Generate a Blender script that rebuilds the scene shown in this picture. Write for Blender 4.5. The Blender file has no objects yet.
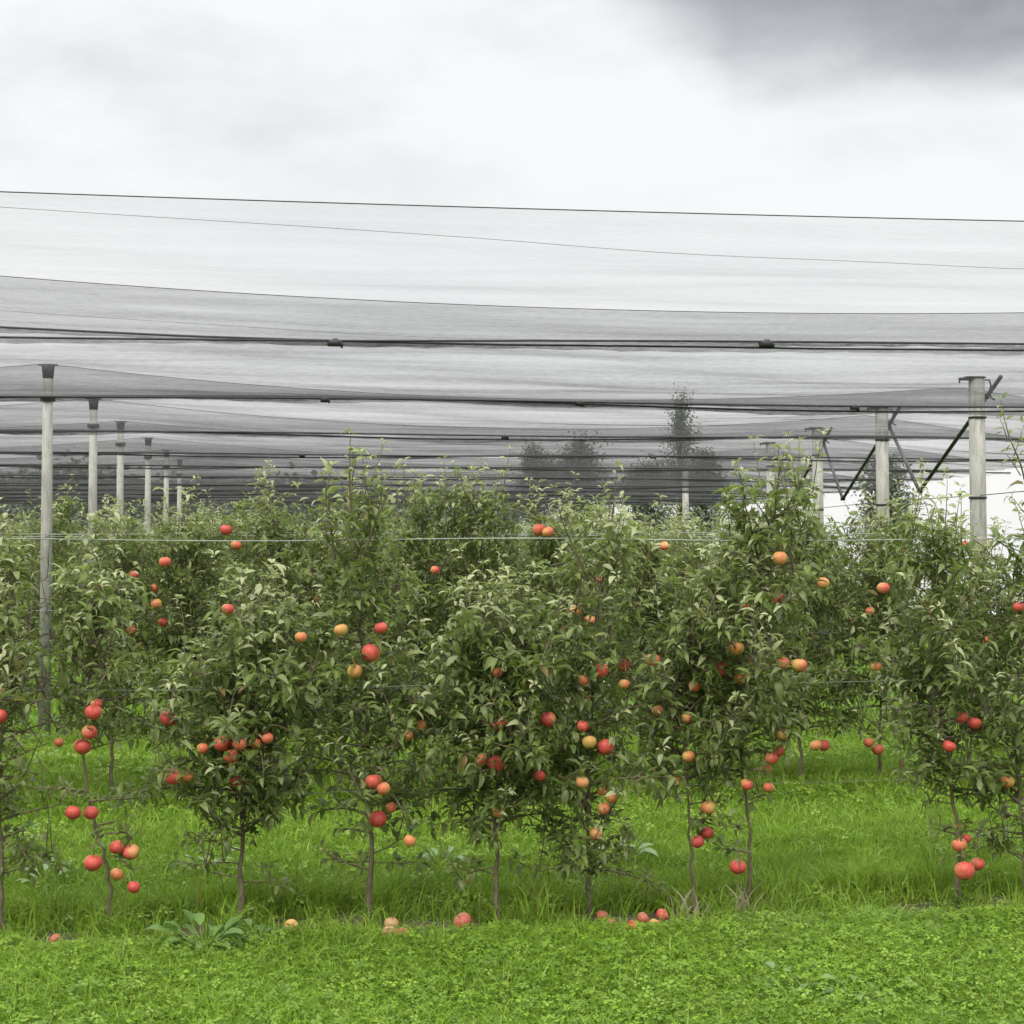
import bpy, math, random
import numpy as np
from mathutils import Vector

C = bpy.context.scene.collection
R = math.radians
TH = R(7.8)                       # the camera looks this far to the right of square-on to the rows
FPX, CX, HY, CAMZ = 1659.0, 512.0, 535.0, 1.71
ROW1, ROWD = 7.3, 3.54            # first row and distance between rows, metres

def row_v(k): return ROW1 + ROWD * k

def P(px, py, v):                 # point of the plane y = v seen at a place in the photograph
    a = TH + math.atan((px - CX) / FPX)
    u = v * math.tan(a)
    d = v * math.cos(TH) + u * math.sin(TH)
    return np.array((u, v, CAMZ + (HY - py) * d / FPX))

# ------------------------------------------------------------------ scene helpers
def tag(o, label=None, cat=None, group=None, kind=None):
    if label: o['label'] = label
    if cat: o['category'] = cat
    if group: o['group'] = group
    if kind: o['kind'] = kind
    return o

def empty(name, loc, label, cat, group=None):
    o = bpy.data.objects.new(name, None); C.objects.link(o)
    o.location = Vector(loc); o.empty_display_size = .1
    return tag(o, label, cat, group)

def link(name, me, parent=None, loc=(0, 0, 0), rot=(0, 0, 0)):
    o = bpy.data.objects.new(name, me); C.objects.link(o)
    o.location = Vector(loc); o.rotation_euler = rot
    if parent is not None: o.parent = parent
    return o

def np_mesh(name, verts, quads=None, tris=None, mat=None, smooth=True, attr=None):
    me = bpy.data.meshes.new(name)
    verts = np.asarray(verts, np.float32).reshape(-1, 3)
    me.vertices.add(len(verts)); me.vertices.foreach_set('co', verts.ravel())
    loops = []; starts = []; n = 0
    if tris is not None and len(tris):
        tris = np.asarray(tris, np.int32); loops.append(tris.ravel())
        starts.append(np.arange(len(tris), dtype=np.int32) * 3); n = len(tris) * 3
    if quads is not None and len(quads):
        quads = np.asarray(quads, np.int32); loops.append(quads.ravel())
        starts.append(n + np.arange(len(quads), dtype=np.int32) * 4)
    loops = np.concatenate(loops); starts = np.concatenate(starts)
    me.loops.add(len(loops)); me.loops.foreach_set('vertex_index', loops)
    me.polygons.add(len(starts)); me.polygons.foreach_set('loop_start', starts)
    if smooth: me.polygons.foreach_set('use_smooth', np.ones(len(starts), bool))
    if attr is not None:
        for an, arr in attr.items():
            at = me.attributes.new(an, 'FLOAT_COLOR', 'POINT')
            at.data.foreach_set('color', np.asarray(arr, np.float32).ravel())
    me.update(calc_edges=True); me.validate()
    if mat: me.materials.append(mat)
    return me

class MB:                                           # collects solid shapes for one mesh
    def __init__(s): s.v = []; s.q = []; s.t = []; s.n = 0
    def add(s, v, q=(), t=()):
        v = np.asarray(v, float).reshape(-1, 3)
        s.v.append(v); s.q += [tuple(i + s.n for i in f) for f in q]; s.t += [tuple(i + s.n for i in f) for f in t]
        s.n += len(v)
    def tube(s, pts, rad, n=6, cap=True):
        pts = np.asarray(pts, float); m = len(pts)
        rad = np.full(m, rad) if np.isscalar(rad) else np.asarray(rad, float)
        tan = np.gradient(pts, axis=0); tan /= np.linalg.norm(tan, axis=1)[:, None] + 1e-9
        ref = np.array((0, 0, 1.)) if abs(tan[0][2]) < .9 else np.array((1., 0, 0))
        ang = np.arange(n) * 2 * math.pi / n; out = []
        for i in range(m):
            x = np.cross(tan[i], ref); x /= np.linalg.norm(x) + 1e-9
            y = np.cross(x, tan[i]); ref = y
            out.append(pts[i] + rad[i] * (np.cos(ang)[:, None] * x + np.sin(ang)[:, None] * y))
        q = [(i * n + j, i * n + (j + 1) % n, (i + 1) * n + (j + 1) % n, (i + 1) * n + j) for i in range(m - 1) for j in range(n)]
        v = np.concatenate(out); t = []
        if cap:
            v = np.concatenate([v, pts[:1], pts[-1:]]); a = m * n
            t = [(a, (j + 1) % n, j) for j in range(n)] + [(a + 1, (m - 1) * n + j, (m - 1) * n + (j + 1) % n) for j in range(n)]
        s.add(v, q, t)
    def rings(s, prof, n=24, center=(0, 0, 0)):     # lathe about z; prof = (r, z) from bottom to top
        c = np.asarray(center, float); ang = np.arange(n) * 2 * math.pi / n; v = []
        for r, z in prof: v.append(np.stack([r * np.cos(ang), r * np.sin(ang), np.full(n, z)], 1) + c)
        m = len(prof); q = [(i * n + j, i * n + (j + 1) % n, (i + 1) * n + (j + 1) % n, (i + 1) * n + j) for i in range(m - 1) for j in range(n)]
        v = np.concatenate(v + [c[None] + (0, 0, prof[0][1]), c[None] + (0, 0, prof[-1][1])]); a = m * n
        t = [(a, (j + 1) % n, j) for j in range(n)] + [(a + 1, (m - 1) * n + j, (m - 1) * n + (j + 1) % n) for j in range(n)]
        s.add(v, q, t)
    def post(s, base, top, w0, w1, d0=None, d1=None, bev=.18):   # chamfered rectangular post, tapering
        d0 = d0 or w0; d1 = d1 or w1; v = []
        base = np.asarray(base, float); top = np.asarray(top, float)
        for c, w, d in ((base, w0, d0), (top - (0, 0, .004), w1, d1), (top, w1 * .9, d1 * .9)):
            b = bev * w; x, y = w / 2, d / 2
            for px, py in ((x, -y + b), (x, y - b), (x - b, y), (-x + b, y), (-x, y - b), (-x, -y + b), (-x + b, -y), (x - b, -y)):
                v.append(c + (px, py, 0))
        q = [(i * 8 + j, i * 8 + (j + 1) % 8, (i + 1) * 8 + (j + 1) % 8, (i + 1) * 8 + j) for i in range(2) for j in range(8)]
        v = np.concatenate([np.array(v), base[None], top[None]])
        t = [(24, (j + 1) % 8, j) for j in range(8)] + [(25, 16 + j, 16 + (j + 1) % 8) for j in range(8)]
        s.add(v, q, t)
    def box(s, c, size, rz=0, bev=.15):
        c = np.asarray(c, float); sx, sy, sz = size
        m = MB(); m.post((0, 0, -sz / 2), (0, 0, sz / 2), sx, sx, sy, sy, bev)
        v = m.v[0]; ca, sa = math.cos(rz), math.sin(rz)
        v = np.stack([v[:, 0] * ca - v[:, 1] * sa, v[:, 0] * sa + v[:, 1] * ca, v[:, 2]], 1) + c
        s.add(v, m.q, m.t)
    def mesh(s, name, mat, smooth=True, origin=(0, 0, 0)):
        return np_mesh(name, np.concatenate(s.v) - np.asarray(origin), s.q, s.t, mat, smooth)

# ------------------------------------------------------------------ materials
def new_mat(name):
    m = bpy.data.materials.new(name); m.use_nodes = True
    nt = m.node_tree; nt.nodes.clear()
    out = nt.nodes.new('ShaderNodeOutputMaterial')
    return m, nt, out

def N(nt, kind, **kw):
    n = nt.nodes.new(kind)
    for k, v in kw.items(): setattr(n, k, v)
    return n

def mix_rgb(nt, fac, a, b, blend='MIX'):
    n = N(nt, 'ShaderNodeMix', data_type='RGBA', blend_type=blend)
    for sock, val in ((n.inputs[0], fac), (n.inputs[6], a), (n.inputs[7], b)):
        if isinstance(val, (int, float)): sock.default_value = val
        elif isinstance(val, tuple): sock.default_value = (*val, 1)
        else: nt.links.new(val, sock)
    return n.outputs[2]

def math_n(nt, op, a, b=None, clamp=False):
    n = N(nt, 'ShaderNodeMath', operation=op, use_clamp=clamp)
    for i, val in enumerate((a, b)):
        if val is None: continue
        if isinstance(val, (int, float)): n.inputs[i].default_value = val
        else: nt.links.new(val, n.inputs[i])
    return n.outputs[0]

def noise(nt, vec, scale, detail=3, rough=.55):
    n = N(nt, 'ShaderNodeTexNoise'); n.inputs['Scale'].default_value = scale
    n.inputs['Detail'].default_value = detail; n.inputs['Roughness'].default_value = rough
    if vec is not None: nt.links.new(vec, n.inputs['Vector'])
    return n.outputs[0]

def ramp(nt, fac, stops):
    n = N(nt, 'ShaderNodeValToRGB'); e = n.color_ramp.elements
    while len(e) < len(stops): e.new(.5)
    for el, (p, c) in zip(e, stops):
        el.position = p; el.color = (*c, 1) if len(c) == 3 else c
    nt.links.new(fac, n.inputs[0]); return n.outputs[0]

def map_range(nt, val, a, b, c=0., d=1., smooth=False):
    n = N(nt, 'ShaderNodeMapRange'); n.interpolation_type = 'SMOOTHSTEP' if smooth else 'LINEAR'
    nt.links.new(val, n.inputs[0])
    for i, x in enumerate((a, b, c, d)): n.inputs[i + 1].default_value = x
    return n.outputs[0]

def leaf_mat(name, dark, mid, young, under, rough=.42, trans=.3, tcol=(.12, .2, .03), sheen_spec=.5):
    """Blade of a leaf: attribute r = which leaf, g = how young, paler dull underside."""
    m, nt, out = new_mat(name)
    at = N(nt, 'ShaderNodeAttribute', attribute_name='leaf')
    sep = N(nt, 'ShaderNodeSeparateColor'); nt.links.new(at.outputs['Color'], sep.inputs[0])
    col = mix_rgb(nt, sep.outputs[0], dark, mid)
    col = mix_rgb(nt, sep.outputs[1], col, young)
    col = mix_rgb(nt, math_n(nt, 'MULTIPLY', sep.outputs[2], .9), col, (.19, .12, .035))     # the odd yellowed leaf
    geo = N(nt, 'ShaderNodeNewGeometry')
    und = mix_rgb(nt, math_n(nt, 'MULTIPLY', sep.outputs[0], .45), under, mid)
    col2 = mix_rgb(nt, geo.outputs['Backfacing'], col, und)
    p = N(nt, 'ShaderNodeBsdfPrincipled'); nt.links.new(col2, p.inputs['Base Color'])
    p.inputs['Specular IOR Level'].default_value = sheen_spec
    nt.links.new(map_range(nt, geo.outputs['Backfacing'], 0, 1, rough, .8), p.inputs['Roughness'])
    tr = N(nt, 'ShaderNodeBsdfTranslucent')
    nt.links.new(mix_rgb(nt, .5, col, tcol), tr.inputs[0])
    mx = N(nt, 'ShaderNodeMixShader'); mx.inputs[0].default_value = trans
    nt.links.new(p.outputs[0], mx.inputs[1]); nt.links.new(tr.outputs[0], mx.inputs[2])
    nt.links.new(mx.outputs[0], out.inputs[0])
    return m

def plain_mat(name, a, b, scale=20, rough=.8, bump=.2, stretch=(1, 1, 1), metal=0):
    m, nt, out = new_mat(name)
    tc = N(nt, 'ShaderNodeTexCoord'); mp = N(nt, 'ShaderNodeMapping')
    nt.links.new(tc.outputs['Object'], mp.inputs[0]); mp.inputs['Scale'].default_value = stretch
    nz = noise(nt, mp.outputs[0], scale, 5, .6)
    col = mix_rgb(nt, map_range(nt, nz, .3, .7), a, b)
    p = N(nt, 'ShaderNodeBsdfPrincipled'); nt.links.new(col, p.inputs['Base Color'])
    p.inputs['Roughness'].default_value = rough; p.inputs['Metallic'].default_value = metal
    bp = N(nt, 'ShaderNodeBump'); bp.inputs['Strength'].default_value = bump; bp.inputs['Distance'].default_value = .004
    nt.links.new(nz, bp.inputs['Height']); nt.links.new(bp.outputs[0], p.inputs['Normal'])
    nt.links.new(p.outputs[0], out.inputs[0])
    return m

M = {}
M['leaf'] = leaf_mat('apple_leaf', (.066, .104, .019), (.165, .220, .046), (.42, .445, .235), (.24, .27, .14), .40, .44, (.22, .30, .05), .38)
M['weed'] = leaf_mat('weed_leaf', (.075, .15, .025), (.14, .25, .045), (.22, .30, .14), (.15, .22, .09), .5, .3, (.16, .3, .04))
M['grass'] = leaf_mat('grass_blade', (.045, .115, .009), (.205, .350, .022), (.40, .46, .10), (.20, .32, .03), .5, .35, (.25, .40, .04), .35)
M['tree_leaf'] = leaf_mat('hazed_birch_leaf', (.13, .145, .11), (.19, .21, .155), (.23, .25, .19), (.20, .22, .17), .55, .25, (.08, .12, .03))  # far foliage: distance haze is put into the colour by lightening it
M['bark'] = plain_mat('apple_bark', (.055, .043, .026), (.18, .145, .09), 55, .88, 1.0, (1, 1, .3))
M['bark_tree'] = plain_mat('birch_bark', (.08, .075, .07), (.2, .19, .17), 6, .85, .5, (1, 1, .3))
M['post'] = plain_mat('concrete_post', (.25, .24, .215), (.44, .425, .39), 9, .85, .35, (1, 1, .22))
_m = M['post']; _nt = _m.node_tree; _p = next(n for n in _nt.nodes if n.type == 'BSDF_PRINCIPLED'); _l = _p.inputs['Base Color'].links[0].from_socket
_tc = N(_nt, 'ShaderNodeTexCoord'); _mp = N(_nt, 'ShaderNodeMapping'); _mp.inputs['Scale'].default_value = (1, 1, .12); _nt.links.new(_tc.outputs['Object'], _mp.inputs[0])
_c = mix_rgb(_nt, map_range(_nt, noise(_nt, _mp.outputs[0], 30, 4, .65), .5, .72, 0, .75), _l, (.15, .145, .12))
_c = mix_rgb(_nt, map_range(_nt, noise(_nt, _tc.outputs['Object'], 5, 5, .7), .54, .7, 0, .6), _c, (.20, .215, .13)); _nt.links.new(_c, _p.inputs['Base Color'])
M['steel'] = plain_mat('dark_steel', (.010, .010, .011), (.026, .025, .024), 30, .55, .1)
M['cap'] = plain_mat('black_plastic', (.02, .02, .02), (.045, .045, .045), 30, .6, .1)
M['cord'] = plain_mat('net_cord', (.018, .018, .02), (.05, .05, .052), 60, .8, .2)
M['wire'] = plain_mat('galvanised_wire', (.16, .17, .16), (.42, .43, .40), 9, .55, .1, (.3, 1, 1), .1)
M['stalk'] = plain_mat('apple_stalk', (.06, .045, .02), (.12, .09, .04), 80, .8, .2)
M['stake'] = plain_mat('bamboo_stake', (.25, .19, .09), (.4, .32, .17), 20, .8, .2, (1, 1, .3))
M['straw'] = leaf_mat('dry_grass', (.28, .25, .13), (.42, .40, .25), (.4, .42, .25), (.3, .28, .18), .7, .25, (.4, .35, .15), .3)

def apple_mat(name, ground, blush, deep, amount):
    m, nt, out = new_mat(name)
    tc = N(nt, 'ShaderNodeTexCoord')
    sep = N(nt, 'ShaderNodeSeparateXYZ'); nt.links.new(tc.outputs['Object'], sep.inputs[0])
    mp = N(nt, 'ShaderNodeMapping'); mp.inputs['Scale'].default_value = (1, 1, .22)
    nt.links.new(tc.outputs['Object'], mp.inputs[0])
    st = noise(nt, mp.outputs[0], 130, 3, .7)                     # streaks running from stalk to eye
    big = noise(nt, tc.outputs['Object'], 28, 2)
    oi = N(nt, 'ShaderNodeObjectInfo'); amount = math_n(nt, 'ADD', math_n(nt, 'MULTIPLY', math_n(nt, 'SUBTRACT', oi.outputs['Random'], .36), .5), amount)
    side = math_n(nt, 'MULTIPLY', sep.outputs[1], -12.0)          # one cheek coloured by the summer sun
    f = math_n(nt, 'ADD', math_n(nt, 'ADD', side, amount), math_n(nt, 'ADD', math_n(nt, 'MULTIPLY', st, .7), math_n(nt, 'MULTIPLY', big, .7)))
    red = mix_rgb(nt, math_n(nt, 'ADD', map_range(nt, st, .35, .65, 0, .7), math_n(nt, 'MULTIPLY', oi.outputs['Random'], .4), True), blush, deep)
    col = mix_rgb(nt, map_range(nt, f, .45, 1.25, 0, 1, True), ground, red)
    vo = N(nt, 'ShaderNodeTexVoronoi'); vo.inputs['Scale'].default_value = 260; nt.links.new(tc.outputs['Object'], vo.inputs['Vector'])
    col = mix_rgb(nt, map_range(nt, vo.outputs['Distance'], .10, .16, .35, 0), col, (.55, .42, .22))   # lenticels
    p = N(nt, 'ShaderNodeBsdfPrincipled'); nt.links.new(col, p.inputs['Base Color'])
    p.inputs['Roughness'].default_value = .5; p.inputs['Specular IOR Level'].default_value = .35
    nt.links.new(p.outputs[0], out.inputs[0]); return m

M['red'] = apple_mat('red_apple_skin', (.54, .27, .10), (.56, .105, .070), (.40, .045, .042), .20)
M['orange'] = apple_mat('orange_red_apple_skin', (.52, .33, .10), (.58, .18, .085), (.47, .085, .055), .0)
M['yellow'] = apple_mat('yellow_apple_skin', (.44, .31, .08), (.48, .20, .07), (.42, .11, .05), -.15)
M['rotten'] = apple_mat('wrinkled_apple_skin', (.40, .24, .12), (.42, .12, .07), (.30, .06, .045), .05)

def net_mat(name, cover, seed):
    """Black knitted hail net: threads cover a share of it, more of it when it is seen at a slant."""
    m, nt, out = new_mat(name)
    tc = N(nt, 'ShaderNodeTexCoord'); mp = N(nt, 'ShaderNodeMapping')
    mp.inputs['Scale'].default_value = (.35, 9, 9); mp.inputs['Location'].default_value = (seed * 3.1, seed, 0)
    nt.links.new(tc.outputs['Object'], mp.inputs[0])
    nz = noise(nt, mp.outputs[0], 1.0, 5, .62)
    mp2 = N(nt, 'ShaderNodeMapping'); mp2.inputs['Scale'].default_value = (14, 90, 90)
    nt.links.new(tc.outputs['Object'], mp2.inputs[0]); fine = noise(nt, mp2.outputs[0], 1.0, 2, .6)
    geo = N(nt, 'ShaderNodeNewGeometry')
    dot = N(nt, 'ShaderNodeVectorMath', operation='DOT_PRODUCT')
    nt.links.new(geo.outputs['Normal'], dot.inputs[0]); nt.links.new(geo.outputs['Incoming'], dot.inputs[1])
    c = math_n(nt, 'MAXIMUM', math_n(nt, 'ABSOLUTE', dot.outputs['Value']), .19)
    k = math_n(nt, 'MULTIPLY', math_n(nt, 'MULTIPLY', map_range(nt, nz, .25, .75, .45, 1.6), map_range(nt, fine, .25, .75, .7, 1.3)), cover)
    op = math_n(nt, 'SUBTRACT', 1.0, math_n(nt, 'POWER', math_n(nt, 'SUBTRACT', 1.0, k), math_n(nt, 'DIVIDE', 1.0, c)))
    tr = N(nt, 'ShaderNodeBsdfTransparent'); df = N(nt, 'ShaderNodeBsdfDiffuse'); tl = N(nt, 'ShaderNodeBsdfTranslucent')
    df.inputs[0].default_value = (.045, .044, .045, 1); tl.inputs[0].default_value = (.085, .084, .086, 1)
    a = N(nt, 'ShaderNodeMixShader'); a.inputs[0].default_value = .5
    nt.links.new(df.outputs[0], a.inputs[1]); nt.links.new(tl.outputs[0], a.inputs[2])
    b = N(nt, 'ShaderNodeMixShader'); nt.links.new(op, b.inputs[0])
    nt.links.new(tr.outputs[0], b.inputs[1]); nt.links.new(a.outputs[0], b.inputs[2])
    nt.links.new(b.outputs[0], out.inputs[0]); return m

# ------------------------------------------------------------------ leaves in bulk
class Leaves:
    def __init__(s): s.p = []; s.a = []; s.n = []; s.L = []; s.W = []; s.c = []; s.col = []
    def add(s, p, a, n, L, W, c, col): s.p.append(p); s.a.append(a); s.n.append(n); s.L.append(L); s.W.append(W); s.c.append(c); s.col.append(col)
    def arrays(s):
        return [np.asarray(x, float) for x in (s.p, s.a, s.n, s.L, s.W, s.c, s.col)]

def leaf_mesh(name, arrs, mat, lod=0, fold=.35, origin=(0, 0, 0)):
    p, a, n, L, W, c, col = arrs
    a = a / (np.linalg.norm(a, axis=1)[:, None] + 1e-9)
    n = n - a * (a * n).sum(1)[:, None]; n = n / (np.linalg.norm(n, axis=1)[:, None] + 1e-9)
    r = np.cross(a, n)
    rows = ((.16, .66), (.45, 1.0), (.76, .66)) if lod == 0 else ((.38, 1.0), (.74, .68))
    tm = [(0, 0)] + [(t, s * w) for t, w in rows for s in (-1, 0, 1)] + [(1, 0)]
    t = np.array([x[0] for x in tm]); s = np.array([x[1] for x in tm]); k = len(tm)
    y = s[None] * W[:, None] / 2
    z = -c[:, None] * (t ** 2)[None] * L[:, None] + fold * np.abs(y)
    x = (t[None] - .35 * np.abs(c[:, None]) * (t ** 3)[None]) * L[:, None]
    v = p[:, None] + a[:, None] * x[..., None] + r[:, None] * y[..., None] + n[:, None] * z[..., None]
    nr = len(rows); q = []; tr = [(0, 2, 1), (0, 3, 2)]
    for i in range(nr - 1):
        b = 1 + i * 3; q += [(b, b + 1, b + 4, b + 3), (b + 1, b + 2, b + 5, b + 4)]
    b = 1 + (nr - 1) * 3; tr += [(b, b + 1, k - 1), (b + 1, b + 2, k - 1)]
    off = (np.arange(len(p)) * k)[:, None, None]
    return np_mesh(name, v.reshape(-1, 3) - np.asarray(origin), (np.array(q)[None] + off).reshape(-1, 4), (np.array(tr)[None] + off).reshape(-1, 3), mat, True,
                   {'leaf': np.repeat(np.concatenate([col, np.ones((len(p), 1))], 1), k, axis=0)})

def unit(v): return v / (np.linalg.norm(v) + 1e-9)

# ------------------------------------------------------------------ apple trees
class AppleTree:
    def __init__(s, seed): s.r = random.Random(seed); s.wood = MB(); s.lv = Leaves(); s.nodes = []
    def leaf(s, p, sd, young=0., size=1., out=None):
        r = s.r
        side = np.array((r.gauss(0, 1), r.gauss(0, 1), r.gauss(0, .45))) if out is None else out
        side = unit(side - sd * side.dot(sd) * .8)
        a = unit(sd * r.uniform(.1, .75) + side * .85 + np.array((0, 0, r.uniform(-.05, .75))))
        up = np.array((r.gauss(0, .38), r.gauss(0, .38), 1.0))
        L = min(.080, r.uniform(.034, .068) * size * r.choice((.8, 1, 1, 1.2)))
        yell = 1. if r.random() < .012 else 0.
        s.lv.add(p + a * .012, a, up, L, L * r.uniform(.32, .46), r.uniform(.2, 1.0), (r.random(), max(0, min(1, young + r.uniform(-.12, .12))), yell))
    def rosette(s, p, sd, n, young=0., size=1.):
        ph = s.r.uniform(0, 6.28); x = unit(np.cross(sd, (0.3, .2, 1.))); y = np.cross(sd, x)
        for i in range(n):
            g = ph + i * 2.4
            s.leaf(p, sd, young, size, x * math.cos(g) + y * math.sin(g))
    def path(s, p, d, L, droop, wob=.25, step=.035):
        pts = [np.array(p, float)]; d = unit(np.asarray(d, float)); n = max(3, int(L / step))
        for i in range(n):
            d = unit(d + np.array((s.r.gauss(0, wob), s.r.gauss(0, wob), s.r.gauss(0, wob) - droop)) * .25)
            pts.append(pts[-1] + d * (L / n))
        return np.array(pts)
    def shoot(s, p, d, L, r0=.0035, young=.35, dens=1., size=1.):
        """One-year shoot: leaves set spirally along it, smaller and paler at the tip."""
        pts = s.path(p, d, L, -.06, .16); s.wood.tube(pts, np.linspace(r0, .0012, len(pts)), 4, False)
        ph = s.r.uniform(0, 6.28)
        for i in range(1, len(pts)):
            sd = unit(pts[i] - pts[i - 1]); t = i / (len(pts) - 1)
            x = unit(np.cross(sd, (.3, 1., .2))); y = np.cross(sd, x); ph += 2.4
            if s.r.random() < dens: s.leaf(pts[i], sd, young * (.35 + .65 * t), size * (1.12 - .30 * t), x * math.cos(ph) + y * math.sin(ph))
        s.rosette(pts[-1], unit(pts[-1] - pts[-2]), 4, young, size * .62)
    def branch(s, p, d, L, r0, droop, dens=1., twigs=1., up=.25, size=1.):
        pts = s.path(p, d, L, droop); s.wood.tube(pts, np.linspace(r0, .002, len(pts)), 5, False)
        s.nodes += [(q, unit(pts[min(i + 1, len(pts) - 1)] - pts[max(i - 1, 0)])) for i, q in enumerate(pts)]
        for i in range(2, len(pts)):
            sd = unit(pts[i] - pts[i - 1]); t = i / (len(pts) - 1)
            for _ in range(2 if s.r.random() < .75 else 1):
                if s.r.random() < .75 * dens: s.leaf(pts[i], sd, .08, size)
            if s.r.random() < .42 * twigs * dens:
                td = unit(np.array((s.r.gauss(0, 1), s.r.gauss(0, 1), s.r.gauss(.35, .6))))
                tl = s.r.uniform(.02, .13); tp = s.path(pts[i], td, tl, 0, .3, .03)
                s.wood.tube(tp, np.linspace(.003, .0018, len(tp)), 4, False)
                s.rosette(tp[-1], unit(tp[-1] - tp[-2]), s.r.randint(5, 8), .06, size)
                if tl > .07: s.rosette(tp[len(tp) // 2], unit(tp[-1] - tp[-2]), 2, .05, size)
            if s.r.random() < .10 * up * 4 * dens * (.6 + .6 * min(1.6, max(0, pts[i][2] - .3))) and t > .2:
                s.shoot(pts[i], (s.r.gauss(0, .35), s.r.gauss(0, .35), 1), s.r.uniform(.12, .34), .003, .95, 1, size)
        s.rosette(pts[-1], unit(pts[-1] - pts[-2]), 5, .2, size * .9)
    def trunk(s, pts, r0, r1):
        pts = np.asarray(pts, float); t = np.linspace(0, 1, len(pts)); tt = np.linspace(0, 1, 26)
        q = np.stack([np.interp(tt, t, pts[:, i]) for i in range(3)], 1)
        for _ in range(2): q[1:-1] = (q[:-2] + 2 * q[1:-1] + q[2:]) / 4
        w = np.array([(s.r.gauss(0, .006), s.r.gauss(0, .006), 0) for _ in tt]); w[0] = 0; q += w
        rad = r0 + (r1 - r0) * tt ** .8; rad[0] *= 1.15; rad *= .78; rad[2] *= 1.3; rad[3] *= 1.12       # graft swelling low on the stem
        s.wood.tube(q, rad, 8); s.tr = q; return q
    def at(s, z):
        q = s.tr; i = int(np.clip(np.searchsorted(q[:, 2], z), 1, len(q) - 1))
        f = np.clip((z - q[i - 1, 2]) / max(1e-6, q[i, 2] - q[i - 1, 2]), 0, 1)
        return q[i - 1] + (q[i] - q[i - 1]) * f
    def crown(s, zb, zt, half, n, dens=1., twigs=1., up=.25, size=1., lower=1.):
        az = s.r.uniform(0, 6.28)
        for i in range(n):
            t = (i + s.r.random()) / n; z = zb + (zt - zb) * t * .93 + .05
            az += 2.399 + s.r.gauss(0, .4)
            shape = (1.0 - .62 * t) * (.75 + .35 * min(1, t * 4))
            L = half * shape * s.r.choice((.55, .75, .9, 1.0, 1.1, 1.35))
            if t < .2: L *= lower
            el = s.r.uniform(.0, .55) + .45 * t
            d = (math.cos(az) * math.cos(el), math.sin(az) * math.cos(el) * .85, math.sin(el))
            s.branch(s.at(z), d, max(.1, L), .0075 - .004 * t, s.r.uniform(-.05, .25) * (1 - .5 * t), dens, twigs, up, size)
        top = s.tr[-1]
        s.shoot(top - (0, 0, .02), (s.r.gauss(0, .08), s.r.gauss(0, .08), 1), s.r.uniform(.10, .2), .0035, .5, 1, size)
    def apple_spur(s, pa, size=1.):
        """Wood that carries a fruit: a spur from the nearest branch to just above it, with its own leaves."""
        top = pa + np.array((s.r.gauss(0, .006), s.r.gauss(0, .006), .058))
        cand = [q for q, _ in s.nodes] + [q for q in s.tr[5:]]
        cand = np.array(cand); w = np.linalg.norm(cand - top, axis=1) + .6 * np.maximum(0, top[2] - .02 - cand[:, 2] - .03)
        b = cand[int(np.argmin(w))]
        mid = (b + top) / 2 + (0, 0, .02 + .12 * np.linalg.norm(top - b))
        t = np.linspace(0, 1, 7)[:, None]
        q = (1 - t) ** 2 * b + 2 * t * (1 - t) * mid + t ** 2 * top
        s.wood.tube(q, np.linspace(.0058, .0028, 7), 5, False)
        s.nodes += [(x, unit(top - b)) for x in q[2:]]
        s.rosette(q[-1], np.array((0, 0, 1.)), 5, .05, size); s.rosette(q[2], unit(top - b + (0, 0, .3)), 2, .05, size); s.rosette(q[4], unit(top - b + (0, 0, .3)), 2, .05, size)
    def finish(s, name_label, cat, group, apples=(), lod=0, root_name='apple_tree'):
        base = s.tr[0]; arrs = s.lv.arrays()
        gu = -.1395 * arrs[0][:, 1]                     # a gap in the crowns at the left, where a post stands clear
        gap = (np.abs(arrs[0][:, 0] - gu) < .0085 * arrs[0][:, 1]) & (arrs[0][:, 1] < 13) & (arrs[0][:, 2] > .4)
        gap &= np.array([s.r.random() for _ in range(len(gap))]) < .93
        arrs = [x[~gap] for x in arrs]
        if len(apples):                                # fruit hangs clear of the leaves on its outer side
            ce = arrs[0] + arrs[1] * (arrs[3] * .5)[:, None]; keep = np.ones(len(ce), bool)
            for pa, rad, _ in apples:
                d = ce - pa; along = np.clip(-d[:, 1], 0, .45)
                off = d + np.array((0, 1., 0)) * along[:, None]
                near = np.linalg.norm(off, axis=1) < rad * .9
                keep &= ~(near & (np.array([s.r.random() for _ in range(len(ce))]) < .75))
            arrs = [x[keep] for x in arrs]
        root = empty(root_name, base, name_label, cat, group)
        link('trunk', s.wood.mesh('trunk', M['bark'], True, base), root)
        link('crown', leaf_mesh('crown', arrs, M['leaf'], lod, .55, base), root)
        for pa, rad, kind in apples: add_apple(root, pa - base, rad, kind, s.r, lod)
        return root

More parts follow.
